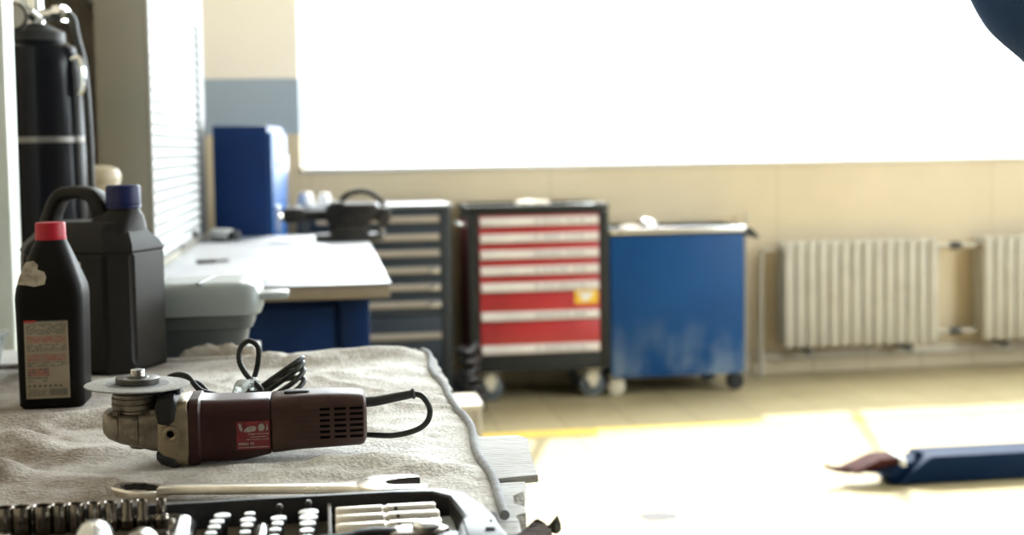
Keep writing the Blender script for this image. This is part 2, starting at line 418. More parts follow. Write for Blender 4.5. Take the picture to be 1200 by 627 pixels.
w2 = bpy.data.objects.new('added_window', None); COL.objects.link(w2); w2['kind'] = 'structure'  # unseen window, added to light the table from the right
w2.location = (X1 + .16, 0, 0)
bm = newbm()
for a in ((SY0, SY1, SZ0, SZ0 + .05), (SY0, SY1, WZ1 - .05, WZ1), (SY0, SY0 + .05, SZ0 + .05, WZ1 - .05), (SY1 - .05, SY1, SZ0 + .05, WZ1 - .05)): box(bm, -.025, .025, *a, .004)
m2_ = [1.83, 2.66]
for y in m2_: box(bm, -.02, .02, y - .02, y + .02, SZ0 + .05, WZ1 - .05, .003)
struct('window_frame', bm, 'white_frame', w2)
ys_ = [SY0 + .05] + m2_ + [SY1 - .05]
for a, b in zip(ys_[:-1], ys_[1:]): struct('window_pane', box(newbm(), -.002, .002, a + .02, b - .02, SZ0 + .05, WZ1 - .05), 'glass', w2)

# steel post at the left edge of the picture
struct('trim_2', box(newbm(), -.66, -.577, 2.5, 2.58, 0, 3.2, .004), 'postwhite')

# ------------------------------------------------------------------ castors
def caster(parent, x, y, ztop, r, plate, wheel, name='caster', fork=True, hub='wheelhub'):
    bm = newbm()
    box(bm, x - .04, x + .04, y - .035, y + .035, ztop - .008, ztop, .002)
    cyl(bm, (x, y, ztop - .03), (x, y, ztop - .006), .022, n=16)
    for s in (-1, 1):
        prism(bm, [(-.034, ztop - .028), (.034, ztop - .028), (.03, ztop - .05), (.013, r - .012), (-.009, r - .012), (-.03, ztop - .05)],
              -.0025, .0025, Matrix.Translation((x, y + s * .019, 0)) @ XZ)
    box(bm, x - .032, x + .032, y - .0215, y + .0215, ztop - .034, ztop - .027, .002)
    o = ob(name, bm, plate, parent)
    T = frame_mat((x, y - .014, r), (0, 1, 0))
    w = newbm(); lathe(w, [(.008, 0), (r * .55, 0), (r * .62, .003), (r * .93, .002), (r, .007), (r, .021), (r * .93, .026), (r * .62, .025), (r * .55, .028), (.008, .028)], 28, T)
    ob('wheel', w, wheel, o)
    return o

# ------------------------------------------------------------------ red tool cart
rc = thing('tool_cart', 'charcoal roller tool cart with seven red drawers and cream castors, against the back wall', 'tool cart', (1.008, 5.97, 0))
bm = newbm()
for a in ((-.334, -.286), (.296, .342)): box(bm, a[0], a[1], 0, .02, .14, .9, .005)
box(bm, -.286, .296, 0, .02, .14, .222, .003); box(bm, -.286, .296, 0, .02, .888, .905, .003)
box(bm, -.334, .341, .018, .385, .14, .9, .004)
ob('body', bm, 'cartgrey', rc)
ob('side_panel', box(newbm(), -.3375, -.3335, .04, .37, .20, .87, .003), 'darkred', rc)
zb = [.889, .832, .754, .677, .60, .521, .383, .225]
for i in range(7):
    z1, z0 = zb[i] - .002, zb[i + 1] + .002
    d = ob('drawer', box(newbm(), -.283, .293, -.004, .017, z0, z1, .003), 'red', rc)
    hb = newbm(); T = Matrix.Translation((0, 0, 0))
    loft(hb, [[V((x, y, z)) for y, z in ((-.003, z0 + .002), (-.017, z0 + .004), (-.02, z0 + .012), (-.012, z0 + .040), (-.006, z0 + .045), (-.003, z0 + .045))] for x in (-.278, .288)])
    # worn grey print on the handle strip
    for k in range(7):
        xa = -.02 + k * .036 + R.uniform(-.004, .004); wd = R.uniform(.018, .03)
        ya = lambda z: -.02 + (z - (z0 + .012)) / .028 * .008
        q = [hb.verts.new((x, ya(z) - .0006, z)) for x, z in ((xa, z0 + .017), (xa + wd, z0 + .017), (xa + wd, z0 + .034), (xa, z0 + .034))]
        f = hb.faces.new(q); f.material_index = 1
    ob('handle', hb, ['handle_white', 'smear'], d)
    if i == 5:
        sb = newbm(); box(sb, .172, .284, -.006, -.004, .458, .528)
        box(sb, .205, .235, -.0068, -.006, .472, .500, mi=1); box(sb, .19, .262, -.0068, -.006, .500, .512, mi=1); box(sb, .235, .25, -.0068, -.006, .482, .500, mi=1)
        ob('sticker', sb, ['sticker', 'white'], d, label='yellow sticker with a white mark')
tb = newbm(); box(tb, -.342, .342, -.012, .395, .905, .917, .004)
for a in ((-.342, .342, -.012, .004), (-.342, .342, .38, .395), (-.342, -.326, .004, .38), (.326, .342, .004, .38)): box(tb, *a, .915, .935, .004)
ob('top_tray', tb, 'cartgrey', rc)
ob('tray_liner', box(newbm(), -.326, .326, .004, .38, .9165, .922, .002), 'alu', rc)
for x, y in ((-.235, .045), (.262, .045), (-.235, .33), (.262, .33)): caster(rc, x, y, .14, .062, 'cream', 'greyrubber')
ob('push_handle', tube(newbm(), [(-.334, .06, .84), (-.365, .06, .845), (-.372, .1, .845), (-.372, .29, .845), (-.365, .33, .845), (-.334, .33, .84)], .008, 8), 'alu', rc)

# things lying on the red cart
rg = newbm()
def lump(bm, rx, ry, rz, seed, n=18, k=9, amp=.25, sc_=2.):
    rings = []
    for i in range(k):
        ph = PI * (i + .35) / (k - .3) ; z = -math.cos(ph); r = math.sin(ph); ring = []
        for j in range(n):
            a = 2 * PI * j / n; p = V((r * math.cos(a), r * math.sin(a), z))
            q = 1 + amp * noise.noise(p * sc_ + V((seed, seed * .7, 3)))
            ring.append(V((p.x * rx * q, p.y * ry * q, max(-.0, (p.z + 1) * rz * q))))
        rings.append(ring)
    return loft(bm, rings)
tag(ob('rag', lump(rg, .085, .1, .014, 3), 'rag', loc=(1.02, 6.2, .923), ang=180), 'crumpled pale rag lying on the red tool cart top', 'rag')
bm = newbm(); prism(bm, rrect(.11, .013, .012), 0, .008, bev=.002)
lathe(bm, [(.012, 0), (.026, 0), (.028, .005), (.026, .012), (.012, .012)], 20, Matrix.Translation((.11, 0, 0)), closed=True)
tag(ob('ring_wrench', bm, 'chrome', loc=(1.22, 6.1, .923), rot=(0, 0, .25)), 'bright chrome ring wrench lying on the red tool cart top', 'wrench')

# ------------------------------------------------------------------ blue cart
bc = thing('service_cart', 'plain blue steel cart with black side handle, right of the red tool cart', 'cart', (1.69, 5.97, 0))
bm = newbm(); box(bm, -.333, .333, 0, .37, .105, .775, .006); box(bm, -.325, .325, .006, .364, .09, .107, .003)
ob('body', bm, 'bluecart', bc)
bm = newbm(); box(bm, -.338, .338, -.006, .378, .775, .783, .003)
for a in ((-.338, .338, -.006, .008), (-.338, .338, .364, .378), (-.338, -.324, .008, .364), (.324, .338, .008, .364)): box(bm, *a, .782, .812, .004)
ob('top_tray', bm, 'slateframe', bc)
ob('tray_liner', box(newbm(), -.324, .324, .008, .364, .783, .789, .002), 'alu', bc)
ob('tray_edge', box(newbm(), -.336, .336, -.0075, -.0055, .786, .811, .0008), 'alu', bc)
bm = newbm()
loft(bm, [[V((x, y, z + dz)) for x, z in ((.336, .772), (.372, .752), (.405, .745), (.408, .755), (.378, .792), (.345, .806), (.336, .806))] for y, dz in ((.0, 0), (.015, .002), (.35, .002), (.365, 0))])
ob('side_handle', bm, 'rubber', bc)
for x, y, p in ((-.30, .05, 'cream'), (.295, .045, 'rubber'), (-.29, .32, 'rubber'), (.235, .30, 'rubber')): caster(bc, x, y, .105, .044, p, 'rubber' if p == 'rubber' else 'cream')
tag(ob('rag', lump(newbm(), .06, .07, .015, 8), 'rag', loc=(1.49, 6.1, .7905), ang=180), 'small white rag lying at left on the blue cart top', 'rag')
bm = newbm(); lathe(bm, [(.026, 0), (.028, .003), (.028, .05), (.024, .056), (.011, .06), (.011, .075), (.006, .078)], 20, frame_mat((0, 0, .028), (1, .15, 0)))
tag(ob('spray_can', bm, 'alu', loc=(1.555, 6.14, .7895)), 'short silver can lying on its side on the blue cart top', 'can')

# ------------------------------------------------------------------ slate drawer cabinet
gc = thing('drawer_cabinet', 'dark slate drawer cabinet with tan handle strips, between workbench and red tool cart', 'cabinet', (0, 5.9, 0))
bm = newbm(); box(bm, -.12, -.06, 0, .02, .02, .935, .004); box(bm, .537, .585, 0, .02, .02, .935, .004)
box(bm, -.12, .585, .018, .42, .02, .935, .004); box(bm, -.06, .537, 0, .02, .02, .16, .003)
for x in (-.1, .56):
    for y in (.02, .38): box(bm, x - .025, x + .025, y, y + .04, 0, .022, .002)
ob('body', bm, 'slateframe', gc)
tops = [.915, .842, .762, .686, .607, .528, .436, .295]
for i in range(7):
    z1 = tops[i] - .003; z0 = tops[i + 1] + .003 if i < 6 else .17
    z0 = max(z0, .165)
    d = ob('drawer', box(newbm(), -.056, .533, -.003, .017, z0, z1, .003), 'slate', gc)
    hz = (.883, .80, .726, .647, .568, .488, .34)[i]
    loft_b = newbm()
    loft(loft_b, [[V((x, y, hz + dz)) for y, dz in ((-.002, -.016), (-.014, -.013), (-.017, -.002), (-.010, .013), (-.002, .016))] for x in (-.03, .532)])
    h = ob('handle', loft_b, 'tan_handle', d)
    if i in (3, 4, 5): ob('label_holder', box(newbm(), .485, .53, -.019, -.012, hz - .013, hz + .013, .003), 'alu', h)
bm = newbm(); box(bm, -.125, .59, -.008, .43, .935, .952, .005)
ob('top', bm, 'benchtop', gc)
for i, (x, y, s, lb) in enumerate(((-.075, 6.0, 1., 'round white jar on the slate cabinet, the one next to the blue locker'), (.01, 6.05, .9, 'round white jar on the slate cabinet, right-hand one of two'))):
    if i == 0:
        jr = thing('jar', lb, 'jar', (x, y, .952), group='white jars on the slate cabinet')
        ob('body', lathe(newbm(), [(.03, 0), (.034, .004), (.035, .035), (.03, .042), (.026, .044)], 24), 'white', jr)
        ob('lid', lathe(newbm(), [(.028, .043), (.030, .045), (.030, .058), (.028, .060)], 24), 'alu', jr)
    else: dup(jr, (x, y, .952), lb, scale=(s, s, s))

# ------------------------------------------------------------------ radiators and pipes
def radiator(loc, n, label):
    t = thing('radiator', label, 'radiator', loc, group='ribbed radiators under the window')
    p = .0605
    for k in range(n):
        bm = newbm(); x = p * (k + .5)
        prism(bm, rrect(.0265, .275, .02), -.012, .012, Matrix.Translation((x, -.052, .287)) @ XZ, bev=.007)
        box(bm, x - .012, x + .012, -.045, .045, .03, .545, .008)
        prism(bm, rrect(.0265, .27, .02), -.010, .010, Matrix.Translation((x, .045, .287)) @ XZ, bev=.006)
        ob('section', bm, 'radiator', t, ang=50)
    for z in (.06, .515): ob('header', cyl(newbm(), (.0, 0, z), (p * n, 0, z), .02, n=14), 'radiator', t)
    for x in (p * 2.3, p * (n - 2.6)):
        bm = newbm(); cyl(bm, (x, -.045, -.012), (x, .075, -.012), .011, n=10); cyl(bm, (x, -.048, -.012), (x, -.035, -.012), .02, n=12)
        ob('bracket', bm, 'valve_dark', t)
    return t
radiator((2.325, 6.31, .142), 14, 'beige ribbed radiator under the window, the one nearer the blue cart')
radiator((3.42, 6.31, .142), 14, 'beige ribbed radiator cut off by the right edge of the photo')
hp = thing('heating_pipes', 'thin vertical heating pipes on the wall between blue cart and left radiator', 'pipes', (2.2, 6.37, 0))
ob('pipe', tube(newbm(), [(.118, -.06, .657), (.05, -.06, .66), (.035, -.045, .62), (.035, -.03, .3), (.035, -.03, .1), (.035, -.03, .0)], .011, 10), 'pipe', hp)
ob('pipe', tube(newbm(), [(-.04, -.02, 0), (-.04, -.02, .3), (-.04, -.02, .66), (-.04, -.02, .85)], .009, 8), 'pipe', hp)
for z, wl in ((.657, 'upper'), (.203, 'lower')):
    hp = thing('connecting_pipe', wl + ' beige pipe with dark valve joining the two radiators', 'pipe', (2.2, 6.37, 0), group='pipes joining the radiators')
    ob('pipe', cyl(newbm(), (.974, -.06, z), (1.218, -.06, z), .0135, n=12), 'pipe', hp)
    bm = newbm(); cyl(bm, (1.06, -.06, z), (1.115, -.06, z), .021, n=8); cyl(bm, (1.087, -.06, z), (1.087, -.1, z), .012, n=10); box(bm, 1.06, 1.115, -.108, -.1, z - .008, z + .008, .003)
    ob('valve', bm, 'valve_dark', hp)
tag(ob('floor_pipe', cyl(newbm(), (.02, 0, 0), (3.3, 0, 0), .009, n=10), 'pipe', loc=(2.2, 6.355, .09)), 'thin beige pipe running along the wall below the radiators', 'pipe')

# ------------------------------------------------------------------ second workbench with shutter cabinet and locker
wb = thing('workbench', 'blue steel workbench with a worn pale top along the left wall', 'workbench', (-.305, 3.29, 0))
bm = newbm(); box(bm, -.47, .475, 0, 2.0, .858, .861, .001)
ob('top_sheet', bm, 'benchtop', wb)
ob('top_board', box(newbm(), -.47, .472, .003, 2.0, .822, .858, .003), 'ply', wb)
ob('base', box(newbm(), -.44, .415, .07, 1.97, .05, .822, .005), 'bluedark', wb)
ob('plinth', box(newbm(), -.42, .39, .10, 1.94, 0, .05), 'slateframe', wb)
for a in ((-.43, .0), (.005, .335)):
    d = ob('door', box(newbm(), a[0] + .004, a[1] - .004, .056, .07, .08, .80, .004), 'bluedark', wb)
    ob('handle', tube(newbm(), [(a[1] - .04, .056, .45), (a[1] - .04, .035, .455), (a[1] - .04, .035, .545), (a[1] - .04, .056, .55)], .005, 8), 'alu', d)
ob('corner_post', box(newbm(), .345, .42, .05, .075, .05, .822, .004), 'bluedark', wb)

sh = thing('shutter_cabinet', 'tall grey-green cabinet with a white roller shutter, standing on the blue workbench', 'cabinet', (-.47, 3.70, .861))
# local: shutter face looks to +x at x=0; runs y 0..1.62
bm = newbm()
box(bm, -.145, -.004, 0, .03, 0, 1.3, .004)
box(bm, -.145, -.004, 1.58, 1.62, 0, 1.3, .004)
box(bm, -.145, -.135, .03, 1.58, 0, 1.3); box(bm, -.145, -.004, .03, 1.58, 1.27, 1.3, .003); box(bm, -.145, -.004, .03, 1.58, 0, .022, .003)
ob('carcass', bm, 'cabgrey', sh)
bm = newbm()
box(bm, -.004, .004, -.001, .012, 0, 1.3, .001); box(bm, -.004, .004, 1.585, 1.622, 0, 1.3, .002); box(bm, -.004, .004, .012, 1.585, .84, 1.3, .002)
ob('face_frame', bm, 'cabwhite', sh)
bm = newbm()
box(bm, -.002, .010, 1.38, 1.585, .03, .84, .001); box(bm, -.002, .006, .012, 1.585, .815, .84, .001); box(bm, -.002, .006, .7, 1.585, .022, .036, .001)
ob('shutter_guide', bm, 'cabtrim', sh)
bm = newbm(); nsl = 24; hs = .79 / nsl
prof = []
for k in range(nsl):
    z = .026 + k * hs
    prof += [(-.0065, z), (-.0005, z + .15 * hs), (.002, z + .5 * hs), (-.0005, z + .85 * hs)]
prof += [(-.0065, .026 + .79), (-.012, .816), (-.012, .026)]
loft(bm, [[V((x, y, z)) for x, z in prof] for y in (.013, 1.38)])
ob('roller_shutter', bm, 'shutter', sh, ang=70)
ob('pull_knob', lathe(newbm(), [(.008, 0), (.012, .004), (.012, .016), (.008, .02)], 14, frame_mat((.002, 1.05, .05), (1, 0, 0))), 'cabtrim', sh)

lk = thing('locker', 'dark blue steel locker behind the end of the blue workbench, left of the window', 'locker', (-.216, 5.33, 0), rz=math.radians(-3.4))
bm = newbm(); box(bm, -.222, 0, .0, .70, .06, 1.313, .006); box(bm, -.21, -.012, .015, .68, 0, .06)
ob('body', bm, 'bluedark', lk)
d = ob('door', box(newbm(), .001, .016, .012, .688, .09, 1.285, .005), M['bluecart'], lk)
ob('handle', box(newbm(), .016, .032, .10, .125, .86, .98, .005), 'alu', d)
for z in (.25, 1.15): ob('hinge', cyl(newbm(), (.013, .69, z - .04), (.013, .69, z + .04), .009, n=10), 'alu', d)
ob('vent_slots', box(newbm(), .0155, .0175, .2, .5, 1.14, 1.2, .002), 'slate', d)

vs = thing('bench_vise', 'black cast iron vise at the far right corner of the blue workbench', 'vise', (.10, 4.95, .861))
ob('base', prism(prism(newbm(), rrect(.13, .085, .03), 0, .022, bev=.005), rrect(.075, .06, .03), .022, .055, bev=.004), 'iron', vs)
bm = newbm()
loft(bm, [[V((x * sx + ox, y * sy, z)) for x, y in rrect(1, 1, .35)] for z, sx, sy, ox in ((.05, .06, .05, 0), (.07, .085, .055, 0), (.10, .10, .06, .01), (.135, .095, .06, .01), (.14, .09, .055, .01))])
ob('body', bm, 'iron', vs)
bm = newbm(); box(bm, -.26, .06, -.034, .034, .078, .118, .008); box(bm, -.245, -.17, -.055, .055, .07, .13, .01)
ob('slide_jaw', bm, 'iron', vs)
ob('fixed_jaw', box(newbm(), -.07, -.02, -.065, .065, .12, .150, .006), 'iron', vs)
bm = newbm(); cyl(bm, (-.27, 0, .098), (-.235, 0, .098), .014); cyl(bm, (-.258, -.09, .098), (-.258, .09, .098), .006, n=10)
for s in (-1, 1): lathe(bm, [(.004, -.01), (.011, -.006), (.011, .006), (.004, .01)], 12, Matrix.Translation((-.258, s * .09, .098)))
ob('screw_handle', bm, 'steel', vs)
bm = newbm(); tube(bm, [(-.03, 0, .13), (-.025, 0, .155), (.005, 0, .178), (.05, 0, .186), (.09, 0, .176), (.12, 0, .15), (.135, 0, .115), (.14, 0, .08)], .011, 12)
ob('carry_arch', bm, 'iron', vs)
bm = newbm(); box(bm, .09, .16, -.045, .045, .07, .125, .012); cyl(bm, (.13, -.06, .07), (.13, .06, .07), .02, n=14)
ob('anvil', bm, 'iron', vs)
for i, p in enumerate(((.168, -.02, .052), )): ob('bolt', cyl(newbm(), (.12, -.03, .02), (.12, -.03, .045), .014, n=6), 'steel', vs)

# little things on the blue workbench
bt = thing('tube_bottle', 'white tube with a dark cap lying by the shutter on the blue workbench', 'bottle', (-.35, 5.02, .861), rz=.75)
ob('body', lathe(newbm(), [(.018, 0), (.024, .006), (.024, .10), (.018, .115), (.010, .12)], 20, frame_mat((0, 0, .024), (0, 1, 0))), 'white', bt)
ob('cap', lathe(newbm(), [(.016, -.04), (.019, -.037), (.019, -.002), (.016, .001)], 18, frame_mat((0, 0, .024), (0, 1, 0))), 'rubber', bt)
bm = newbm(); box(bm, -.03, .03, -.012, .012, 0, .012, .004); cyl(bm, (.03, 0, .006), (.07, 0, .006), .004, n=8)
tag(ob('drill_chuck_key', bm, 'iron', loc=(-.36, 4.05, .861), rot=(0, 0, .3)), 'small dark steel tool lying at the left on the blue workbench', 'tool')
ct = thing('canister', 'tan canister with rounded lid on the blue workbench, behind the black jerrycan handle', 'canister', (-.575, 3.45, .861))
ob('body', lathe(newbm(), [(.05, 0), (.054, .005), (.054, .26), (.05, .27)], 24), 'beige', ct)
ob('lid', lathe(newbm(), [(.056, .268), (.057, .272), (.057, .288), (.05, .303), (.03, .311), (.008, .313)], 24), 'beige', ct)

# ------------------------------------------------------------------ hose tangle and low stool beside the carts
bm = newbm(); Rn = random.Random(5)
pts = []
for i in range(46):
    a = i * 1.25; z = .018 + .30 * (i / 46) ** 1.6 + Rn.uniform(0, .02)
    pts.append((.055 * math.cos(a) * (1.25 - .6 * i / 46) + Rn.uniform(-.012, .012), .10 * math.sin(a) + Rn.uniform(-.02, .02), z))
tube(bm, pts, .012, 8, 4)
tag(ob('hose', bm, 'hose', loc=(.625, 5.68, 0)), 'tangled black hose heaped on the floor left of the red tool cart', 'hose')
st = thing('low_stool', 'low beige stool on the floor just beyond the cloth-covered table', 'stool', (.49, 4.82, 0))
ob('seat', box(newbm(), -.11, .10, 0, .22, .205, .228, .006), 'stool', st)
for x in (-.095, .083):
    for y in (.015, .205): ob('leg', box(newbm(), x - .012, x + .012, y - .012, y + .012, 0, .206, .002), 'stool', st)
for y in (.015, .205): ob('rail', box(newbm(), -.083, .071, y - .006, y + .006, .15, .19, .002), 'stool', st)

# ------------------------------------------------------------------ gas cylinder
cy = thing('gas_cylinder', 'tall black gas cylinder with valve and hose beside the grey-green cabinet', 'gas cylinder', (-.622, 3.0, 0))
ob('body', lathe(newbm(), [(.09, 0), (.10, .01), (.105, .03), (.105, 1.37), (.102, 1.41), (.09, 1.44), (.06, 1.455), (.035, 1.462)], 40), 'cyl', cy)
ob('band', lathe(newbm(), [(.104, 1.228), (.1075, 1.23), (.1075, 1.242), (.104, 1.244)], 40, closed=True), 'gasring', cy)
ob('collar', lathe(newbm(), [(.055, 1.45), (.06, 1.455), (.06, 1.475), (.03, 1.49), (.022, 1.495)], 28), 'rubber', cy)
v = newbm(); cyl(v, (0, 0, 1.485), (0, 0, 1.555), .018, .015, 16, ch=.003); cyl(v, (0, 0, 1.515), (.075, -.03, 1.515), .013, n=14, ch=.002)
cyl(v, (.045, -.018, 1.515), (.066, -.0265, 1.515), .02, n=6)
vo = ob('valve', v, 'chrome', cy)
ob('valve_knob', lathe(newbm(), [(.012, 1.555), (.03, 1.558), (.032, 1.57), (.028, 1.585), (.01, 1.588)], 14), 'rubber', vo)
g = newbm(); lathe(g, [(.03, 0), (.032, .003), (.032, .018), (.028, .02)], 24, frame_mat((-.03, -.085, 1.50), (.1, -1, .05)))
cyl(g, (-.01, -.01, 1.51), (-.03, -.085, 1.50), .008, n=10)
go = ob('gauge', g, 'iron', vo); ob('gauge_face', lathe(newbm(), [(.001, 0), (.026, 0), (.026, .002), (.001, .002)], 24, frame_mat((-.0279, -.105, 1.5012), (.1, -1, .05))), 'greylabel', go)
bm = newbm(); box(bm, -.05, .05, -.012, .012, -.004, .004, .003, T=Matrix.Translation((-.01, -.06, 1.53)) @ Matrix.Rotation(math.radians(42), 4, 'Y')); ob('lever', bm, 'chrome', vo)
ob('hose', tube(newbm(), [(.07, -.028, 1.515), (.085, -.035, 1.50), (.094, -.05, 1.46), (.108, -.06, 1.40), (.114, -.06, 1.30), (.116, -.055, 1.15), (.116, -.05, .9), (.118, -.05, .5), (.125, -.04, .03)], .009, 10), 'hose', cy)
bm = newbm(); cyl(bm, (.082, -.05, 1.33), (.1, -.06, 1.415), .0, .001); bm.free()
ob('hose_clip', tube(newbm(), [(.085, -.06, 1.41), (.1, -.062, 1.415), (.108, -.072, 1.39), (.108, -.072, 1.35), (.1, -.07, 1.335)], .007, 8), 'chrome', cy)

bm = newbm(); box(bm, 0, .03, -.06, .06, -.09, .09, .006); box(bm, .03, .034, -.045, .045, -.07, .07, .003)  # pale box added to stand for a bright window reflection
tag(ob('light_patch_box', bm, 'white', loc=(X0, 4.62, 1.80)), 'pale box above the gas cylinder, added in place of a window reflection', 'box')

# ------------------------------------------------------------------ lift arm on the floor, at the right
la = thing('lift_arm', 'navy blue lift arm with a rusty red end lying on the bright floor', 'lift arm', (2.2, 4.17, 0))
ob('beam', prism(newbm(), [(-.255, .012), (-.215, .02), (-.118, .098), (-.10, .1), (1.2, .1), (1.2, .008), (-.2, .008)], -.14, 0, XZ, bev=.006), 'blueramp', la)
ob('inner_arm', prism(newbm(), [(-.335, .046), (-.33, .052), (-.26, .075), (-.15, .08), (-.15, .018), (-.25, .018), (-.262, .044)], -.11, -.03, XZ, bev=.004), 'blueramp', la)
ob('red_bracket', prism(newbm(), [(-.40, .052), (-.386, .058), (-.29, .098), (-.222, .098), (-.222, .078), (-.27, .074), (-.37, .048)], -.12, -.012, XZ, bev=.004), 'bracketred', la)
ob('hook', prism(newbm(), [(-.478, .066), (-.474, .076), (-.44, .066), (-.39, .06), (-.36, .07), (-.372, .046), (-.40, .044), (-.445, .054)], -.08, -.045, XZ, bev=.003), 'bracketred', la)
ob('locking_clip', box(newbm(), -.222, -.205, -.006, .12, .072, .1, .004), 'white', la)
ob('lug', prism(newbm(), [(-.13, .09), (-.152, .108), (-.145, .113), (-.11, .1)], -.09, -.05, XZ, bev=.001), 'blueramp', la)
bm = newbm(); prism(bm, [(.065 * math.cos(a) * (1 + .25 * noise.noise(V((math.cos(a) * 2, math.sin(a) * 2, 1)))), .05 * math.sin(a) * (1 + .3 * noise.noise(V((math.cos(a) * 2, math.sin(a) * 2, 5))))) for a in [2 * PI * i / 26 for i in range(26)]], 0, .0015)
tag(ob('oil_puddle', bm, 'stain', loc=(1.058, 3.985, .0003)), 'small dark wet patch on the sunlit floor', 'puddle')

# ------------------------------------------------------------------ near workbench of rough planks
TZ = .85
tbz = thing('plank_table', 'rough plank workbench in the foreground, mostly hidden under the beige cloth', 'table', (-.3, 1.6, 0))
def plank(x0, x1, y0, y1, z0, z1, seed, ragged=.008):
    """board along x with a gently ragged right end"""
    r = random.Random(seed); n = 9; out = [(x0, y0)]
    out = [(x0, y0), (x1 - .06, y0 + r.uniform(0, .002))]
    for i in range(n): 
        t = i / (n - 1); out.append((x1 + r.uniform(-ragged, ragged), y0 + (y1 - y0) * t))
    out += [(x1 - .06, y1 - r.uniform(0, .002)), (x0, y1)]
    bm = newbm(); prism(bm, out, z0, z1, bev=.0015)
    return bm
ox, oy = -.3, 1.6
def L(x, y): return x - ox, y - oy
ys = [(2.005, 2.165, .180), (1.845, 2.0, .181), (1.665, 1.84, .178), (1.53, 1.66, .181)]
for i, (a, b, xe) in enumerate(ys):
    ob('plank', plank(-.46, xe + .3, a - oy, b - oy, TZ - .028, TZ, 20 + i, .003), 'plank', tbz)
# the long plank that juts out, then the worn front ones
bm = newbm(); prism(bm, [(-.46, -.276), (.40, -.277), (.46, -.279), (.5205, -.272), (.525, -.21), (.531, -.15), (.5375, -.095), (.528, -.078), (.40, -.074), (-.46, -.074)], TZ - .005, TZ + .003, bev=.0012)
ob('plank', bm, 'plank', tbz)
bm = newbm(); prism(bm, [(-.46, -.50), (.462, -.50), (.472, -.475), (.477, -.42), (.474, -.405), (.487, -.40), (.490, -.375), (.478, -.365), (.482, -.335), (.497, -.325), (.505, -.283), (-.46, -.283)], TZ - .022, TZ, bev=.002)
ob('plank', bm, 'plank', tbz)
bm = newbm(); prism(bm, [(-.46, -.85), (.46, -.85), (.465, -.7), (.455, -.62), (.468, -.56), (.463, -.505), (-.46, -.505)], TZ - .022, TZ, bev=.002)
ob('plank', bm, 'plank', tbz)
bm = newbm(); prism(bm, [(-.46, .57), (.18, .57), (.18, .82), (-.46, .82)], TZ - .028, TZ, bev=.002); ob('plank', bm, 'plank', tbz)
bm = newbm(); box(bm, .36, .43, -.83, .55, TZ - .11, TZ - .029, .004); ob('side_rail', bm, 'splinter', tbz)
bm = newbm(); box(bm, -.44, -.37, -.83, .74, TZ - .11, TZ - .029, .004); ob('side_rail', bm, 'splinter', tbz)
for x, yb in ((.36, .47), (-.44, .66)):
    for y in (-.8, yb): ob('leg', box(newbm(), x, x + .07, y, y + .07, 0, TZ - .11, .004), 'splinter', tbz)
# splintered dark edge pieces
def shard(pts, h, seed, m, nm, parent=None, **k):
    r = random.Random(seed); bm = newbm()
    prism(bm, pts, 0, h, bev=.0012)
    for v in bm.verts:
        v.co.z += r.uniform(-.15, .15) * h; v.co.x += r.uniform(-.0015, .0015)
    return ob(nm, bm, m, parent, ang=25, **k)
shard([(-.035, -.05), (-.014, -.026), (-.002, -.004), (.003, .012), (.008, .009), (.007, -.010), (.013, -.020), (.009, -.05)], .016, 3, 'splinter', 'splinter', tbz, loc=(.482, -.475, TZ - .004))
shard([(-.06, -.03), (-.01, -.012), (.015, -.002), (.02, -.014), (-.02, -.04)], .014, 5, 'splinter', 'splinter', tbz, loc=(.452, -.50, TZ - .002))
shard([(-.02, .0), (.012, .012), (.018, .0), (.0, -.016)], .014, 9, 'splinter', 'splinter', tbz, loc=(.484, -.278, TZ - .020))
bm = newbm()
loft(bm, [[V((x, y, z)) for y, z in q] for x, q in (
    (-.014, ((-.003, .0), (.003, .001), (.003, .004), (-.002, .005))),
    (-.004, ((-.008, -.002), (.007, -.001), (.006, .006), (-.006, .008))),
    (.003, ((-.010, -.004), (.009, -.004), (.005, .012), (-.004, .018))),
    (.007, ((-.007, -.004), (.007, -.005), (.004, .016), (-.001, .022))),
    (.012, ((-.004, .0), (.004, -.001), (.003, .006), (-.001, .008))))])
tag(ob('wood_chip', bm, 'fragment', loc=(.199, 1.123, TZ + .006), ang=20, scale=.62), 'grey-green wood chip at the broken front corner of the plank table', 'wood chip')
shard([(-.012, -.03), (.008, -.03), (.013, -.008), (.006, .006), (-.004, .004)], .012, 12, 'fragment', 'splinter', tbz, loc=(.480, -.492, TZ + .001))

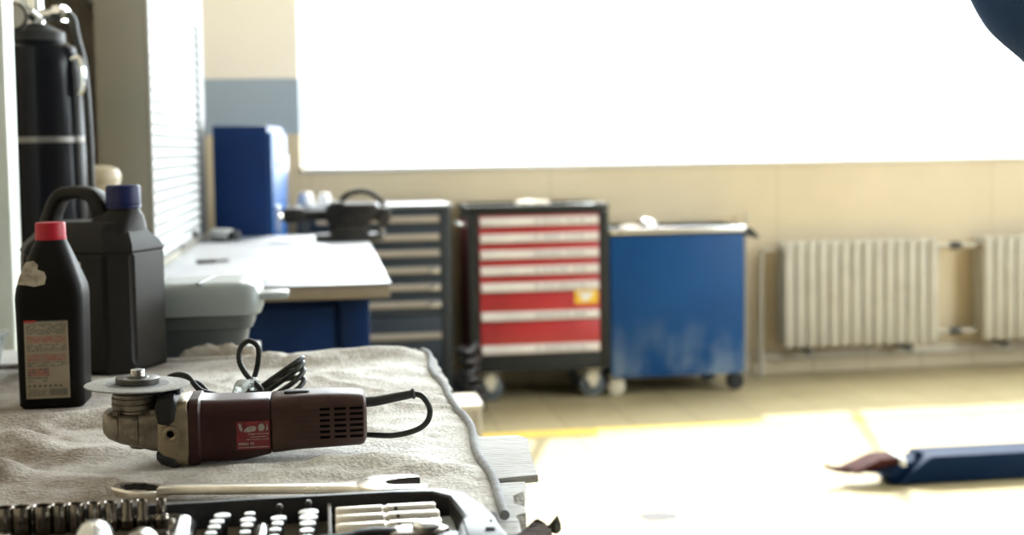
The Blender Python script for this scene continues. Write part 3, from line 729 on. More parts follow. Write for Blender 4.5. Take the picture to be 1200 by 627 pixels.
# ------------------------------------------------------------------ beige cloth
def seg_g(x, y, a, b, w, h):
    dx, dy = b[0] - a[0], b[1] - a[1]; t = max(0, min(1, ((x - a[0]) * dx + (y - a[1]) * dy) / (dx * dx + dy * dy)))
    d2 = (x - a[0] - t * dx) ** 2 + (y - a[1] - t * dy) ** 2
    return h * math.exp(-d2 / (w * w))
CZ = .8555
CREASE = []
rcz = random.Random(21)
for _ in range(46):
    cx_, cy_ = rcz.uniform(-.6, .15), rcz.uniform(1.2, 2.12); a_ = rcz.gauss(.15, .45); l_ = rcz.uniform(.03, .10)
    CREASE.append((cx_ - l_ * math.cos(a_), cy_ - l_ * math.sin(a_), cx_ + l_ * math.cos(a_), cy_ + l_ * math.sin(a_), rcz.uniform(.008, .016), rcz.choice((1, 1, -1)) * rcz.uniform(.002, .0048)))
def cloth_h(x, y):
    h = 0
    h += seg_g(x, y, (-.62, 1.69), (-.25, 1.71), .045, .015)
    h += seg_g(x, y, (-.62, 1.575), (-.36, 1.545), .040, .013)
    h += seg_g(x, y, (-.36, 1.545), (-.19, 1.455), .034, .011)
    h += seg_g(x, y, (-.62, 1.425), (-.35, 1.40), .036, .015)
    h += seg_g(x, y, (-.35, 1.40), (-.23, 1.35), .030, .009)
    h += seg_g(x, y, (-.40, 1.245), (-.20, 1.225), .022, .008)
    h += seg_g(x, y, (-.34, 2.10), (.12, 2.115), .035, 0.0195)
    h += seg_g(x, y, (-.03, 1.90), (.12, 1.98), .035, 0.0120)
    h += seg_g(x, y, (.02, 1.66), (.14, 1.72), .03, 0.0105)
    h += seg_g(x, y, (.0, 1.40), (.14, 1.345), .022, 0.0090)
    h += seg_g(x, y, (-.05, 1.345), (.09, 1.39), .02, 0.0060)
    h += .007 * (noise.noise(V((x * 7, y * 10, 1.3))) + .15) + .003 * noise.noise(V((x * 18, y * 26, 4))) + .0007 * noise.noise(V((x * 70, y * 70, 9)))
    # short sharp creases in the thick cloth
    for (ax, ay, bx, by, w_, hh) in CREASE: h += seg_g(x, y, (ax, ay), (bx, by), w_, hh)
    # flattened where heavy things press on it
    for (cx, cyy, rx, ry) in ((-.16, 1.46, .10, .045), (.03, 1.465, .05, .03), (-.37, 1.84, .11, .10), (-.37, 2.14, .19, .16), (-.60, 2.05, .15, .22), (-.07, 1.268, .17, .03), (-.19, 1.29, .035, .03), (.06, 1.252, .04, .04)):
        q = ((x - cx) / rx) ** 2 + ((y - cyy) / ry) ** 2
        if q < 2.2: h *= max(0., min(1., (q - .8) / 1.4))
    return max(h, 0.)
CX0, CX1, CY0, CY1 = -.74, .168, 1.183, 2.175
def cxr(y):   # right edge wavers
    return CX1 + .004 * math.sin(y * 9) - .003 * math.sin(y * 23) - .012 * max(0, (y - 2.06) / .11) ** 2
bm = newbm(); NX, NY = 300, 330; g = []
for j in range(NY + 1):
    y = CY0 + (CY1 - CY0) * j / NY; row = []
    xr = cxr(y)
    for i in range(NX + 1):
        x = CX0 + (xr - CX0) * i / NX
        z = CZ + cloth_h(x, y)
        e = min(1, (xr - x) / .012, (CY1 - y) / .012)
        z = CZ - .002 + (z - CZ + .002) * math.sqrt(max(0, 1 - (1 - e) ** 2))
        row.append(bm.verts.new((x, y, z)))
    g.append(row)
for j in range(NY):
    for i in range(NX): bm.faces.new((g[j][i], g[j][i + 1], g[j + 1][i + 1], g[j + 1][i]))
cl = thing('workbench_cloth', 'thick beige terry cloth with brown stains, spread over the plank table', 'cloth', (0, 0, 0))
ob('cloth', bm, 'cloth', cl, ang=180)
hem = [(cxr(y) + .0005, y, CZ + .0015 + .6 * cloth_h(cxr(y) - .004, y)) for y in [CY0 - .012 + i * (CY1 - CY0) / 26 for i in range(27)]]
ob('edge_binding', tube(newbm(), hem, lambda t: .0050, 10, 4), 'hem', cl)
tb = newbm(); tube(tb, [(x, CY1 - .002 + .002 * math.sin(x * 31), CZ + .001) for x in [CX0 + i * (.154 - CX0) / 20 for i in range(21)]], .0055, 8, 3)
ob('rear_hem', tb, 'cloth', cl)

# ------------------------------------------------------------------ oil bottle with red cap
def label_lines(bm, x0, x1, z0, z1, y, mi, rows, seed, fill=.8):
    """rows of short word-like dashes, each a thin raised print"""
    r = random.Random(seed); h = (z1 - z0) / rows
    for k in range(rows):
        z = z1 - (k + 1) * h; x = x0
        while x < x1 - .0015:
            w = min(r.uniform(.0015, .006), x1 - x); 
            if r.random() < fill: 
                q = [bm.verts.new(p) for p in ((x, y, z + h * .25), (x + w, y, z + h * .25), (x + w, y, z + h * .75), (x, y, z + h * .75))]
                f = bm.faces.new(q); f.material_index = mi
            x += w + r.uniform(.0008, .0015)

def flat(bm, x0, x1, z0, z1, y, mi):
    f = bm.faces.new([bm.verts.new(p) for p in ((x0, y, z0), (x1, y, z0), (x1, y, z1), (x0, y, z1))]); f.material_index = mi

BZ = CZ + .001
bo = thing('oil_bottle', 'black plastic oil bottle with a red screw cap and a printed back label', 'bottle', (-.372, 1.838, BZ))
bm = newbm(); rings = []
for z, w, d, r in ((0, .040, .032, .010), (.004, .0432, .0355, .012), (.03, .0435, .036, .013), (.03 + .10, .0445, .037, .013), (.152, .0450, .0375, .014), (.165, .0435, .0365, .016), (.19, .0350, .031, .018), (.215, .0255, .0245, .018), (.228, .0205, .0205, .0185), (.232, .0185, .0185, .0182), (.25, .0175, .0175, .0172)):
    rings.append([V((x, y, z)) for x, y in rrect(w, d, r, 5)])
loft(bm, rings); ob('body', bm, 'blackplastic', bo, ang=60)
bm = newbm(); rings = []
for z, rr in ((.229, .0188), (.230, .0198), (.2505, .0196), (.2525, .0186)):
    rings.append([V(((rr + (.0005 if (j % 2) and .229 < z < .252 else 0)) * math.cos(2 * PI * j / 72), (rr + (.0005 if (j % 2) and .229 < z < .252 else 0)) * math.sin(2 * PI * j / 72), z)) for j in range(72)])
loft(bm, rings); lathe(bm, [(.0203, .2285), (.0208, .229), (.0208, .233), (.0203, .2335)], 40); ob('cap', bm, 'redcap', bo)
fy = -.0372
bm = newbm(); lx0, lx1 = -.0315, .0255
box(bm, lx0, lx1, fy - .0006, fy + .004, .0145, .120, .0)
yy = fy - .0009
flat(bm, lx0, lx0 + .016, .1185, .1215, yy, 2); flat(bm, lx0 + .016, lx1 - .012, .1193, .1208, yy, 1); flat(bm, lx1 - .011, lx1 - .003, .119, .121, yy, 1)
label_lines(bm, lx0 + .003, lx1 - .002, .102, .117, yy, 1, 6, 1)
flat(bm, lx0 + .003, lx1 - .003, .0905, .100, yy, 3); label_lines(bm, lx0 + .004, lx1 - .004, .091, .0995, yy - .0002, 0, 3, 2, .6)
label_lines(bm, lx0 + .003, lx1 - .002, .079, .089, yy, 1, 4, 3)
flat(bm, lx0 + .003, lx1 - .004, .066, .075, yy, 3); label_lines(bm, lx0 + .004, lx1 - .005, .0665, .0745, yy - .0002, 0, 3, 4, .6)
label_lines(bm, lx0 + .003, lx1 - .002, .058, .065, yy, 1, 3, 5)
flat(bm, lx0 + .003, lx1 - .026, .045, .056, yy, 3); label_lines(bm, lx0 + .003, lx1 - .026, .037, .0565, yy - .0002, 1, 5, 6, .45)
for k in range(7): flat(bm, lx0 + .003 + k * .0068, lx0 + .003 + k * .0068 + .0035, .0302, .0335, yy, 1)
label_lines(bm, lx0 + .003, lx1 - .030, .018, .028, yy, 1, 4, 7)
rb = random.Random(3); x = lx1 - .027
while x < lx1 - .003:
    w = rb.choice((.0005, .0008, .0013)); flat(bm, x, x + w, .0185, .0275, yy, 1); x += w + rb.choice((.0006, .0011))
ob('label', bm, ['paper', 'ink', 'inkred', 'inkpink'], bo, label='printed back label with red and grey text')
bm = newbm(); pts = [(-.0385, .171), (-.036, .181), (-.0315, .193), (-.028, .2), (-.018, .2015), (-.012, .196), (-.013, .190), (-.004, .187), (-.001, .180), (-.003, .170), (-.016, .1675), (-.03, .170)]
rows = []
for dy in (-.0012, .004): rows.append([V((x, -(.0365 - .235 * max(0, z - .168)) + dy, z)) for x, z in pts])
loft(bm, rows); ob('torn_sticker', bm, 'tape', bo, label='torn paper sticker')

# ------------------------------------------------------------------ black jerrycan
jc = thing('jerrycan', 'large black plastic jerrycan with a blue screw cap behind the oil bottle', 'jerrycan', (-.371, 2.150, BZ), rz=math.radians(-24))
W, D = .103, .078
bm = newbm(); rings = []
for z, w, d, r in ((0, W - .006, D - .006, .02), (.006, W - .001, D - .001, .031), (.02, W, D, .031), (.185, W, D, .031), (.189, W - .0015, D - .0015, .031), (.193, W, D, .031), (.203, W - .003, D - .004, .031), (.222, W - .018, D - .020, .031), (.235, W - .026, D - .030, .02), (.238, W - .030, D - .034, .018)):
    rings.append([V((x, y, z)) for x, y in rrect(w, d, r, 1)])
loft(bm, rings); bmesh.ops.bevel(bm, geom=[e for e in bm.edges if abs(e.verts[0].co.z - e.verts[1].co.z) > .1], offset=.006, segments=3, affect='EDGES'); ob('body', bm, 'canplastic', jc, ang=28)
bm = newbm()
path = smooth_path([(-.083, 0, .205), (-.076, 0, .235), (-.066, 0, .262), (-.052, 0, .280), (-.030, 0, .284), (-.008, 0, .283), (.008, 0, .277), (.020, 0, .258), (.026, 0, .232)], 5)
rings = []
for i, p in enumerate(path):
    a = path[max(i - 1, 0)]; b = path[min(i + 1, len(path) - 1)]; d = (b - a).normalized(); nrm = V((-d.z, 0, d.x))
    t = i / (len(path) - 1); hw = .0105 + .006 * max(0, (t - .62) / .38) ** 1.3 + .004 * max(0, (.2 - t) / .2); yw = .016 + .006 * abs(t - .5)
    rings.append([p + nrm * u + V((0, w, 0)) for u, w in rrect(hw, yw, .008, 3)])
loft(bm, rings); ob('handle', bm, 'canplastic', jc, ang=50)
bm = newbm(); loft(bm, [[V((x + cx_, y, z)) for x, y in rrect(w, d, r, 4)] for z, w, d, r, cx_ in ((.200, .060, .058, .02, .030), (.222, .047, .042, .02, .038), (.245, .034, .032, .02, .052), (.252, .029, .029, .028, .058), (.256, .0255, .0255, .025, .060), (.268, .025, .025, .0245, .060))])
ob('neck', bm, 'canplastic', jc, ang=50)
bm = newbm(); rings = []
for z, rr in ((.2635, .0255), (.265, .0268), (.2925, .0265), (.2955, .0248)):
    rings.append([V((.060 + (rr + (.0007 if (j % 2) and .264 < z < .295 else 0)) * math.cos(2 * PI * j / 64), (rr + (.0007 if (j % 2) and .264 < z < .295 else 0)) * math.sin(2 * PI * j / 64), z)) for j in range(64)])
loft(bm, rings); lathe(bm, [(.0268, .2585), (.0276, .259), (.0276, .263), (.027, .2638)], 40, Matrix.Translation((.060, 0, 0))); ob('cap', bm, 'bluecap', jc)
bm = newbm(); box(bm, -.055, .030, -D - .0006, -D + .004, .035, .178); ob('label', bm, 'greylabel', jc, label='pale blank-looking label strip')

# pale tub behind the bottle
pt = thing('plastic_tub', 'pale translucent tub at the left edge, beside the red-capped bottle', 'tub', (-.60, 2.05, BZ))
bm = newbm(); outer = [[V((x * s, y * s, z)) for x, y in rrect(.085, .14, .02)] for z, s in ((0, .88), (.004, .9), (.055, 1.0), (.056, 1.04), (.060, 1.04), (.060, .98), (.055, .97), (.006, .87))]
loft(bm, outer); ob('body', bm, 'wrap', pt)

# grey storage bin at the rear left of the table, rag in front of it
bn = thing('storage_bin', 'grey plastic bin with a rounded lid at the rear of the plank table', 'bin', (-.235, 2.31, TZ))
bm = newbm(); rings = [[V((x * sx, y * sy, z)) for x, y in rrect(.11, .075, .02)] for z, sx, sy in ((0, .84, .84), (.004, .86, .86), (.045, .92, .92), (.049, 1.0, 1.0), (.072, 1.02, 1.02))]
loft(bm, rings); ob('body', bm, 'bindark', bn)
bm = newbm(); rings = [[V((x * sx, y * sy, z)) for x, y in rrect(.125, .088, .03, 6)] for z, sx, sy in ((.072, .97, .95), (.074, 1.0, 1.0), (.088, 1.01, 1.01), (.108, 1.0, 1.0), (.120, .96, .94), (.127, .88, .84), (.129, .7, .6))]
loft(bm, rings); ob('lid', bm, 'bin', bn, ang=60)
ob('lid_tab', prism(newbm(), [(.115, -.07), (.165, -.064), (.173, -.058), (.173, -.01), (.165, -.003), (.115, .0)], .096, .108, bev=.003), 'bin', bn)
ob('lid_rib', box(newbm(), -.004, .004, -.09, .06, .1275, .1305, .001, T=Matrix.Translation((.03, 0, 0)) @ Matrix.Rotation(-.1, 4, 'Z')), 'bin', bn)
bm = newbm(); NXr, NYr = 40, 14; gg = []
for j in range(NYr + 1):
    row = []
    for i in range(NXr + 1):
        u, v_ = i / NXr, j / NYr
        x = -.07 + .14 * u; y = -.016 + .032 * v_
        z = (.030 * math.sin(PI * min(1, v_ * 1.1)) ** .6 * (.6 + .4 * math.sin(PI * u)) + .006 * noise.noise(V((u * 7, v_ * 3, 2))) + .003 * noise.noise(V((u * 20, v_ * 7, 5)))) * min(1, u * 12, (1 - u) * 12)
        row.append(bm.verts.new((x, y, max(0, z))))
    gg.append(row)
for j in range(NYr):
    for i in range(NXr): bm.faces.new((gg[j][i], gg[j][i + 1], gg[j + 1][i + 1], gg[j + 1][i]))
tag(ob('rag', bm, 'rag', loc=(-.18, 2.199, TZ), ang=180), 'crumpled pale rag in front of the grey storage bin', 'rag')

# ------------------------------------------------------------------ angle grinder
gr = thing('angle_grinder', 'dirty maroon angle grinder lying on the beige cloth, cutting disc on top', 'angle grinder', (-.10, 1.46, CZ + .001))
S = 1.0
def sect(x, z0, z1, hw, r, k=5): return [V((x, y, (z0 + z1) / 2 + z)) for y, z in rrect(hw, (z1 - z0) / 2, r, k)]
ZG = .8565
def zz(z): return z - ZG
# gear head
bm = newbm()
loft(bm, [sect(x + .10, zz(a), zz(b), hw, r) for x, a, b, hw, r in ((-.2455, .897, .9145, .013, .007), (-.2435, .8935, .9165, .022, .009), (-.238, .8885, .9175, .029, .012), (-.2265, .8845, .9178, .0335, .012), (-.2255, .8838, .9178, .0328, .012), (-.2245, .8835, .9178, .0338, .012), (-.205, .879, .9178, .0355, .012), (-.204, .8785, .9178, .0345, .012), (-.203, .8785, .9178, .0356, .012), (-.19, .874, .921, .0358, .014), (-.180, .873, .926, .0355, .014))])
# boss and cover screw under the head
lathe(bm, [(.013, 0), (.015, .003), (.017, .012)], 20, Matrix.Translation((-.104, -.005, zz(.8755))))
for x, y in ((-.128, -.027), (-.088, -.031), (-.128, .027)): cyl(bm, (x, y, zz(.916)), (x, y, zz(.9215)), .0040, n=6)
gh = ob('gear_head', bm, 'gear', gr, ang=45)
ob('side_bolt', lathe(newbm(), [(.004, -.001), (.004, -.005), (.0062, -.006), (.0088, -.005), (.0095, 0), (.0095, .004)][::-1], 20, frame_mat((-.0695, -.0375, zz(.8955)), (0, 1, 0)), cap=False), 'gearplate', gh)
cyl_b = newbm(); cyl(cyl_b, (-.0695, -.0385, zz(.8955)), (-.0695, -.034, zz(.8955)), .005, n=6); ob('side_bolt_socket', cyl_b, 'vent', gh)
# flange plate with the bulging lower lip
bm = newbm()
loft(bm, [sect(x + .10, zz(a), zz(b), hw, r) for x, a, b, hw, r in ((-.188, .878, .921, .030, .012), (-.183, .868, .926, .0365, .014), (-.176, .859, .928, .0375, .014), (-.170, .8568, .929, .038, .014), (-.153, .8565, .9295, .038, .014), (-.151, .858, .928, .0365, .014))])
fp = ob('flange_plate', bm, 'gearplate', gr, ang=45)
ob('flange_screw', cyl(newbm(), (-.0835, -.026, zz(.9205)), (-.080, -.026, zz(.9205)), .0035, n=10), 'steel', fp)
bm = newbm(); loft(bm, [sect(x + .10, zz(a), zz(b), hw, .008) for x, a, b, hw in ((-.186, .866, .874, .034), (-.181, .8605, .8745, .0378), (-.172, .8572, .8735, .0388), (-.166, .8562, .870, .0386), (-.164, .857, .864, .037))])
ob('lower_cover', bm, 'blackmatte', gr)
# bearing collar rings
bm = newbm(); T = Matrix.Translation((-.109, 0, 0))
lathe(bm, [(.0285, zz(.9155)), (.0280, zz(.9185)), (.0262, zz(.9192)), (.0262, zz(.9202)), (.0278, zz(.921)), (.0278, zz(.9252)), (.0258, zz(.9258)), (.0258, zz(.9268)), (.0276, zz(.9275)), (.0276, zz(.9315)), (.0258, zz(.932)), (.0258, zz(.933)), (.0270, zz(.9336)), (.0265, zz(.9362)), (.024, zz(.937))], 40, T)
ob('bearing_collar', bm, 'gear', gr)
bm = newbm(); lathe(bm, [(.0275, zz(.9372)), (.0285, zz(.938)), (.0285, zz(.9418)), (.0275, zz(.9426)), (.010, zz(.943))], 36, T); ob('inner_flange', bm, 'blacksteel', gr)
# guard latch
bm = newbm(); loft(bm, [sect(x + .10, zz(a), zz(b), hw, .006) for x, a, b, hw in ((-.1855, .912, .928, .0365), (-.183, .905, .935, .0388), (-.172, .902, .938, .0392), (-.1655, .906, .937, .0388), (-.163, .914, .932, .037))])
cyl(bm, (-.082, -.02, zz(.935)), (-.082, -.02, zz(.943)), .004, n=10); cyl(bm, (-.064, -.018, zz(.935)), (-.064, -.018, zz(.944)), .004, n=10)
ob('guard_latch', bm, 'blackmatte', gr)
# cutting disc, with a milled rim
bm = newbm(); rings = []
td = Matrix.Translation((-.1085, 0, zz(.9445))) @ Matrix.Rotation(math.radians(1.6), 4, 'Y') @ Matrix.Rotation(math.radians(-.8), 4, 'X')
n = 180
for r, z in ((.011, -.0011), (.0555, -.0011), (.0570, -.0006), (.0570, .0006), (.0555, .0011), (.011, .0011)):
    rings.append([td @ V(((r - (.0005 if r > .055 and j % 2 else 0)) * math.cos(2 * PI * j / n), (r - (.0005 if r > .055 and j % 2 else 0)) * math.sin(2 * PI * j / n), z)) for j in range(n)])
loft(bm, rings, closed=True)
dk = ob('cutting_disc', bm, 'disc', gr)
ob('disc_print', lathe(newbm(), [(.012, .0011), (.034, .0011), (.034, .0014), (.012, .0014)], 60, td, closed=True), 'discred', dk)
bm = newbm(); lathe(bm, [(.0225, .0014), (.0238, .0022), (.0238, .0078), (.0225, .0085), (.0125, .0085), (.0115, .0098), (.0095, .010)], 40, td); ob('flange_nut', bm, 'blacksteel', gr)
bm = newbm(); prof = [(.0078, .0095)]
for k in range(4): prof += [(.0078, .0105 + k * .0014), (.0070, .0112 + k * .0014)]
prof += [(.0078, .0163), (.0070, .0172), (.004, .0172)]
lathe(bm, prof, 24, td); ob('spindle', bm, 'steel', gr)
# motor housing and rear grip
bm = newbm()
loft(bm, [sect(x + .10, zz(a), zz(b), hw, r) for x, a, b, hw, r in ((-.151, .8575, .929, .0365, .014), (-.1495, .8565, .9305, .0375, .0145), (-.1405, .8565, .9308, .0378, .015), (-.138, .859, .9285, .0355, .016), (-.12, .858, .9275, .035, .0165), (-.09, .8585, .9270, .0345, .017), (-.0645, .8635, .9272, .0332, .0165), (-.0628, .8645, .9262, .032, .016))])
hs_ = ob('motor_housing', bm, 'maroon', gr, ang=40)
bm = newbm()
loft(bm, [sect(x + .10, zz(a), zz(b), hw, r) for x, a, b, hw, r in ((-.0622, .8655, .9262, .0316, .016), (-.0605, .8645, .9275, .0330, .0165), (-.03, .8668, .9288, .0315, .016), (.0, .8675, .9290, .031, .0155), (.022, .8682, .9280, .031, .0155), (.036, .8685, .9268, .0308, .015), (.0405, .870, .9255, .0297, .015), (.0435, .875, .920, .025, .014), (.044, .88, .915, .02, .012))])
gp = ob('rear_grip', bm, 'maroon2', gr, ang=40)
bm = newbm()
for cx0, cx1 in ((-.0085, .0025), (.0075, .0205), (.0245, .039)):
    for rw in range(6):
        z = .9135 - rw * .0063
        yv = -.0318 + (.0004 if cx0 > .02 else 0)
        box(bm, cx0 + .10, cx1 + .10, yv, yv + .004, zz(z - .0014), zz(z + .0014), T=None)
ob('vents', bm, 'vent', gp)
bm = newbm()
for k in range(6): box(bm, -.036 + .10, -.0095 + .10, -.0322, -.029, zz(.9132 - k * .0063), zz(.9140 - k * .0063))
ob('grip_ribs', bm, 'maroon', gp)
ob('slide_switch', prism(newbm(), rrect(.014, .008, .004), zz(.9275), zz(.931), Matrix.Translation((.066, 0, 0)), bev=.0012), 'rubber', gp)
# name plate with worn white lettering
bm = newbm(); fy = -.0355
px0, px1, pz0, pz1 = -.0995 + .10, -.0635 + .10, zz(.8735), zz(.9045)
box(bm, px0, px1, fy, fy + .004, pz0, pz1)
y2 = fy - .0003
def poly(pts, mi):
    f = bm.faces.new([bm.verts.new((x, y2, z)) for x, z in pts]); f.material_index = mi
pw, phh = px1 - px0, pz1 - pz0
def PX(u, v): return (px0 + u * pw, pz0 + v * phh)
poly([PX(.05, .93), PX(.13, .95), PX(.19, .72), PX(.15, .62), PX(.10, .70)], 1)
poly([PX(.20, .63), PX(.24, .72), PX(.36, .82), PX(.52, .84), PX(.60, .78), PX(.58, .66), PX(.40, .62)], 1)
poly([PX(.66, .68), PX(.66, .84), PX(.72, .91), PX(.80, .90), PX(.85, .82), PX(.83, .68), PX(.74, .63)], 2)
poly([PX(.89, .62), PX(.90, .80), PX(.935, .94), PX(.95, .70)], 1)
r_ = random.Random(8)
for v, h, u0 in ((.53, .035, .35), (.43, .03, .42), (.34, .03, .30)):
    u = u0
    while u < .95:
        w = min(r_.uniform(.04, .11), .97 - u); poly([PX(u, v), PX(u + w, v), PX(u + w, v + h), PX(u, v + h)], 1); u += w + .02
for u in (.05, .10, .155, .21, .265, .32, .42, .48): poly([PX(u, .16), PX(u + .035, .16), PX(u + .035, .25), PX(u, .25)], 1)
poly([PX(.05, .06), PX(.95, .06), PX(.95, .09), PX(.05, .09)], 1)
ob('name_plate', bm, ['namered', 'paleprint', 'greylabel'], hs_, label='red name plate with worn white lettering')
# strain relief, power cord: one loop behind the grip, then a coil behind the body
bm = newbm(); tube(bm, [(.141, 0, zz(.9135)), (.155, 0, zz(.914)), (.175, -.002, zz(.9175)), (.198, -.004, zz(.9215))], lambda t: .0062 - .0014 * t, 12)
lathe(bm, [(.0052, 0), (.0062, .001), (.0062, .0028), (.0052, .0038)], 16, frame_mat((.196, -.004, zz(.9213)), (1, -.05, .15)))
ob('strain_relief', bm, 'rubber', gr)
cpts = [(.198, -.004, zz(.9215)), (.207, -.005, zz(.919)), (.214, -.006, zz(.910)), (.2165, -.007, zz(.900)), (.212, -.008, zz(.888)), (.198, -.008, zz(.8795)), (.175, -.004, zz(.8745)), (.150, .004, zz(.8745)), (.12, .03, zz(.872)), (.07, .07, zz(.870)), (.0, .10, zz(.869)),
        (-.05, .115, zz(.872)), (-.075, .12, zz(.885)), (-.068, .13, zz(.90))]
# left lobes of the coil
cpts += [(-.085, .15, zz(.892)), (-.10, .15, zz(.908)), (-.092, .155, zz(.925)), (-.072, .155, zz(.926)), (-.055, .15, zz(.908)), (-.03, .145, zz(.899)), (-.045, .155, zz(.884)), (-.075, .16, zz(.882)), (-.098, .165, zz(.896)), (-.088, .17, zz(.918)), (-.06, .168, zz(.914)), (-.038, .158, zz(.897)), (-.005, .145, zz(.902))]
# upright loop
cpts += [(.020, .142, zz(.905)), (.003, .145, zz(.924)), (-.0065, .15, zz(.942)), (-.005, .155, zz(.958)), (.005, .157, zz(.966)), (.016, .158, zz(.958)), (.0155, .16, zz(.938)), (.010, .165, zz(.918))]
# right coils
for k in range(4):
    c = (.035 + .002 * k, .165 + .012 * k, zz(.899 + .0055 * k)); 
    for a in range(0, 360, 60):
        t = math.radians(a + 190); cpts.append((c[0] + (.037 - .0025 * k) * math.cos(t), c[1] + .022 * math.sin(t), c[2] + .013 * math.cos(t) + .008 * math.sin(t + .7 * k)))
cpts += [(.02, .16, zz(.885)), (.0, .15, zz(.872)), (-.03, .14, zz(.868))]
ob('power_cord', tube(newbm(), cpts, .0034, 10, 7), 'cord', gr)
bm = newbm(); tube(bm, [(-.018, .138, zz(.885)), (-.012, .134, zz(.905)), (.002, .138, zz(.917)), (.010, .15, zz(.912)), (.004, .158, zz(.893)), (-.008, .15, zz(.880))], lambda t: .0062 + .0025 * math.sin(t * 29), 8, 5, closed=True)
ob('cord_wrap', bm, 'wrap', gr, label='clear plastic wrap around the cord coil')

# ------------------------------------------------------------------ combination spanner
sp = newbm(); Lw = .297
# ring end: twelve-point hole, tilted up
Tr = Matrix.Rotation(math.radians(5), 4, 'Y')
n = 48; ri = []
for z, ro in ((.0, .0225), (.001, .0235), (.0055, .0235), (.0066, .0222)):
    ri.append([V((ro * 1.25 * math.cos(2 * PI * j / n), ro * .84 * math.sin(2 * PI * j / n), z)) for j in range(n)])
hole = [(.0165 + (.0014 if j % 4 == 0 else -.0008 if j % 4 == 2 else .0)) for j in range(n)]
for z in (.0066, .0):
    ri.append([V((hole[j] * 1.2 * math.cos(2 * PI * j / n), hole[j] * .84 * math.sin(2 * PI * j / n), z)) for j in range(n)])
ri = [[Tr @ (p - V((-.025, 0, 0))) + V((0, 0, .0045)) for p in r] for r in ri]
loft(sp, ri[:5], cap=False); loft(sp, ri[4:], cap=False, mi=1); loft(sp, [ri[5], ri[0]], cap=False)
rings = []
for x, hw, z0, z1 in ((.046, .016, .004, .0115), (.056, .0130, .003, .0115), (.07, .0115, .0028, .0115), (.10, .0105, .0025, .011), (.18, .0105, .0022, .0105), (.225, .0115, .002, .0105), (.240, .015, .0015, .0108), (.25, .019, .001, .011)):
    rings.append([V((x, y, (z0 + z1) / 2 + z)) for y, z in rrect(hw, (z1 - z0) / 2, .0038, 3)])
loft(sp, rings)
# open jaw, slot turned 15 degrees
jaw = []
for a in range(60, 301, 15): jaw.append((.029 * math.cos(math.radians(a)), .029 * math.sin(math.radians(a))))
jaw += [(.030, -.030), (.040, -.0235), (.042, -.0135), (.012, -.0135), (.002, -.010), (-.002, 0), (.002, .010), (.012, .0135), (.036, .0135), (.034, .022), (.026, .028)]
fj = len(sp.faces); TJ = Matrix.Translation((.270, 0, 0)) @ Matrix.Rotation(math.radians(9), 4, 'Z')
prism(sp, jaw, .0005, .0115, Matrix.Translation((.270, 0, 0)) @ Matrix.Rotation(math.radians(9), 4, 'Z'), bev=.0015)
sp.faces.ensure_lookup_table(); sp.normal_update(); TI = TJ.inverted()
for f_ in sp.faces[fj:]:
    c_ = TI @ f_.calc_center_median()
    if abs(f_.normal.z) < .3 and -.004 < c_.x < .036 and abs(c_.y) < .0142: f_.material_index = 1
tag(ob('combination_spanner', sp, ['satin', 'blacksteel'], loc=(-.2115, 1.309, CZ + .0035), rot=(0, 0, math.radians(-9.4)), ang=45), 'long steel combination spanner lying between grinder and socket case', 'spanner')

# ------------------------------------------------------------------ socket case
KZ = TZ + .0005
ks = thing('socket_case', 'black plastic socket set case with dusty insert at the front of the table', 'tool case', (-.15, 1.0, KZ))
def K(x, y): return (x + .15, y - 1.0)
out = [K(-.47, .88), K(.125, .88), K(.1415, 1.03), K(.1415, 1.06), K(.1405, 1.085), K(.136, 1.118), K(.124, 1.162), K(.104, 1.180), K(.06, 1.1815), K(-.09, 1.1815), K(-.1, 1.180), K(-.47, 1.180)]
inn = [K(-.455, .895), K(.100, .895), K(.103, 1.03), K(.108, 1.06), K(.114, 1.085), K(.111, 1.115), K(.108, 1.150), K(.094, 1.168), K(.06, 1.1735), K(-.09, 1.1735), K(-.1, 1.172), K(-.455, 1.172)]
bm = newbm(); ht = .034
rings = [[V((x, y, 0)) for x, y in inn], [V((x, y, 0)) for x, y in out], [V((x, y, ht - .002)) for x, y in out],
         [V((x + (cx_ - x) * .12, y + (cy_ - y) * .12, ht)) for (x, y), (cx_, cy_) in zip(out, inn)], [V((x + (cx_ - x) * .88, y + (cy_ - y) * .88, ht)) for (x, y), (cx_, cy_) in zip(out, inn)], [V((x, y, ht - .002)) for x, y in inn]]
loft(bm, rings, closed=True); ob('shell', bm, 'case', ks, ang=30)
bm = newbm(); prism(bm, inn, .0005, .010); ob('insert', bm, 'insert', ks)
# raised tray cells of the insert
bm = newbm()
box(bm, *[K(.0, 0)[0], K(.096, 0)[0]], K(0, 1.158)[1], K(0, 1.162)[1], .010, .020, .001); ob('insert_rib', bm, 'insert', ks)
bm = newbm(); box(bm, K(-.30, 0)[0], K(-.132, 0)[0], K(0, 1.140)[1], K(0, 1.1645)[1], .0095, .0188, .001); ob('socket_rail', bm, 'insert', ks)
bm = newbm(); box(bm, K(-.002, 0)[0], K(.0015, 0)[0], K(0, 1.06)[1], K(0, 1.172)[1], .010, .028, .001); ob('insert_rib', bm, 'insert', ks)
bm = newbm(); box(bm, K(-.30, 0)[0], K(-.135, 0)[0], K(0, 1.165)[1], K(0, 1.172)[1], .010, .026, .001)
ob('insert_rib', bm, 'insert', ks)
bm = newbm(); box(bm, *[K(.086, 0)[0], K(.108, 0)[0]], K(0, 1.02)[1], K(0, 1.058)[1], .010, .030, .003); ob('insert_block', bm, 'case', ks)
bm = newbm(); box(bm, K(.098, 0)[0], K(.1105, 0)[0], K(0, 1.068)[1], K(0, 1.150)[1], .0095, .016, .002); ob('insert_pad', bm, 'traygrey', ks)
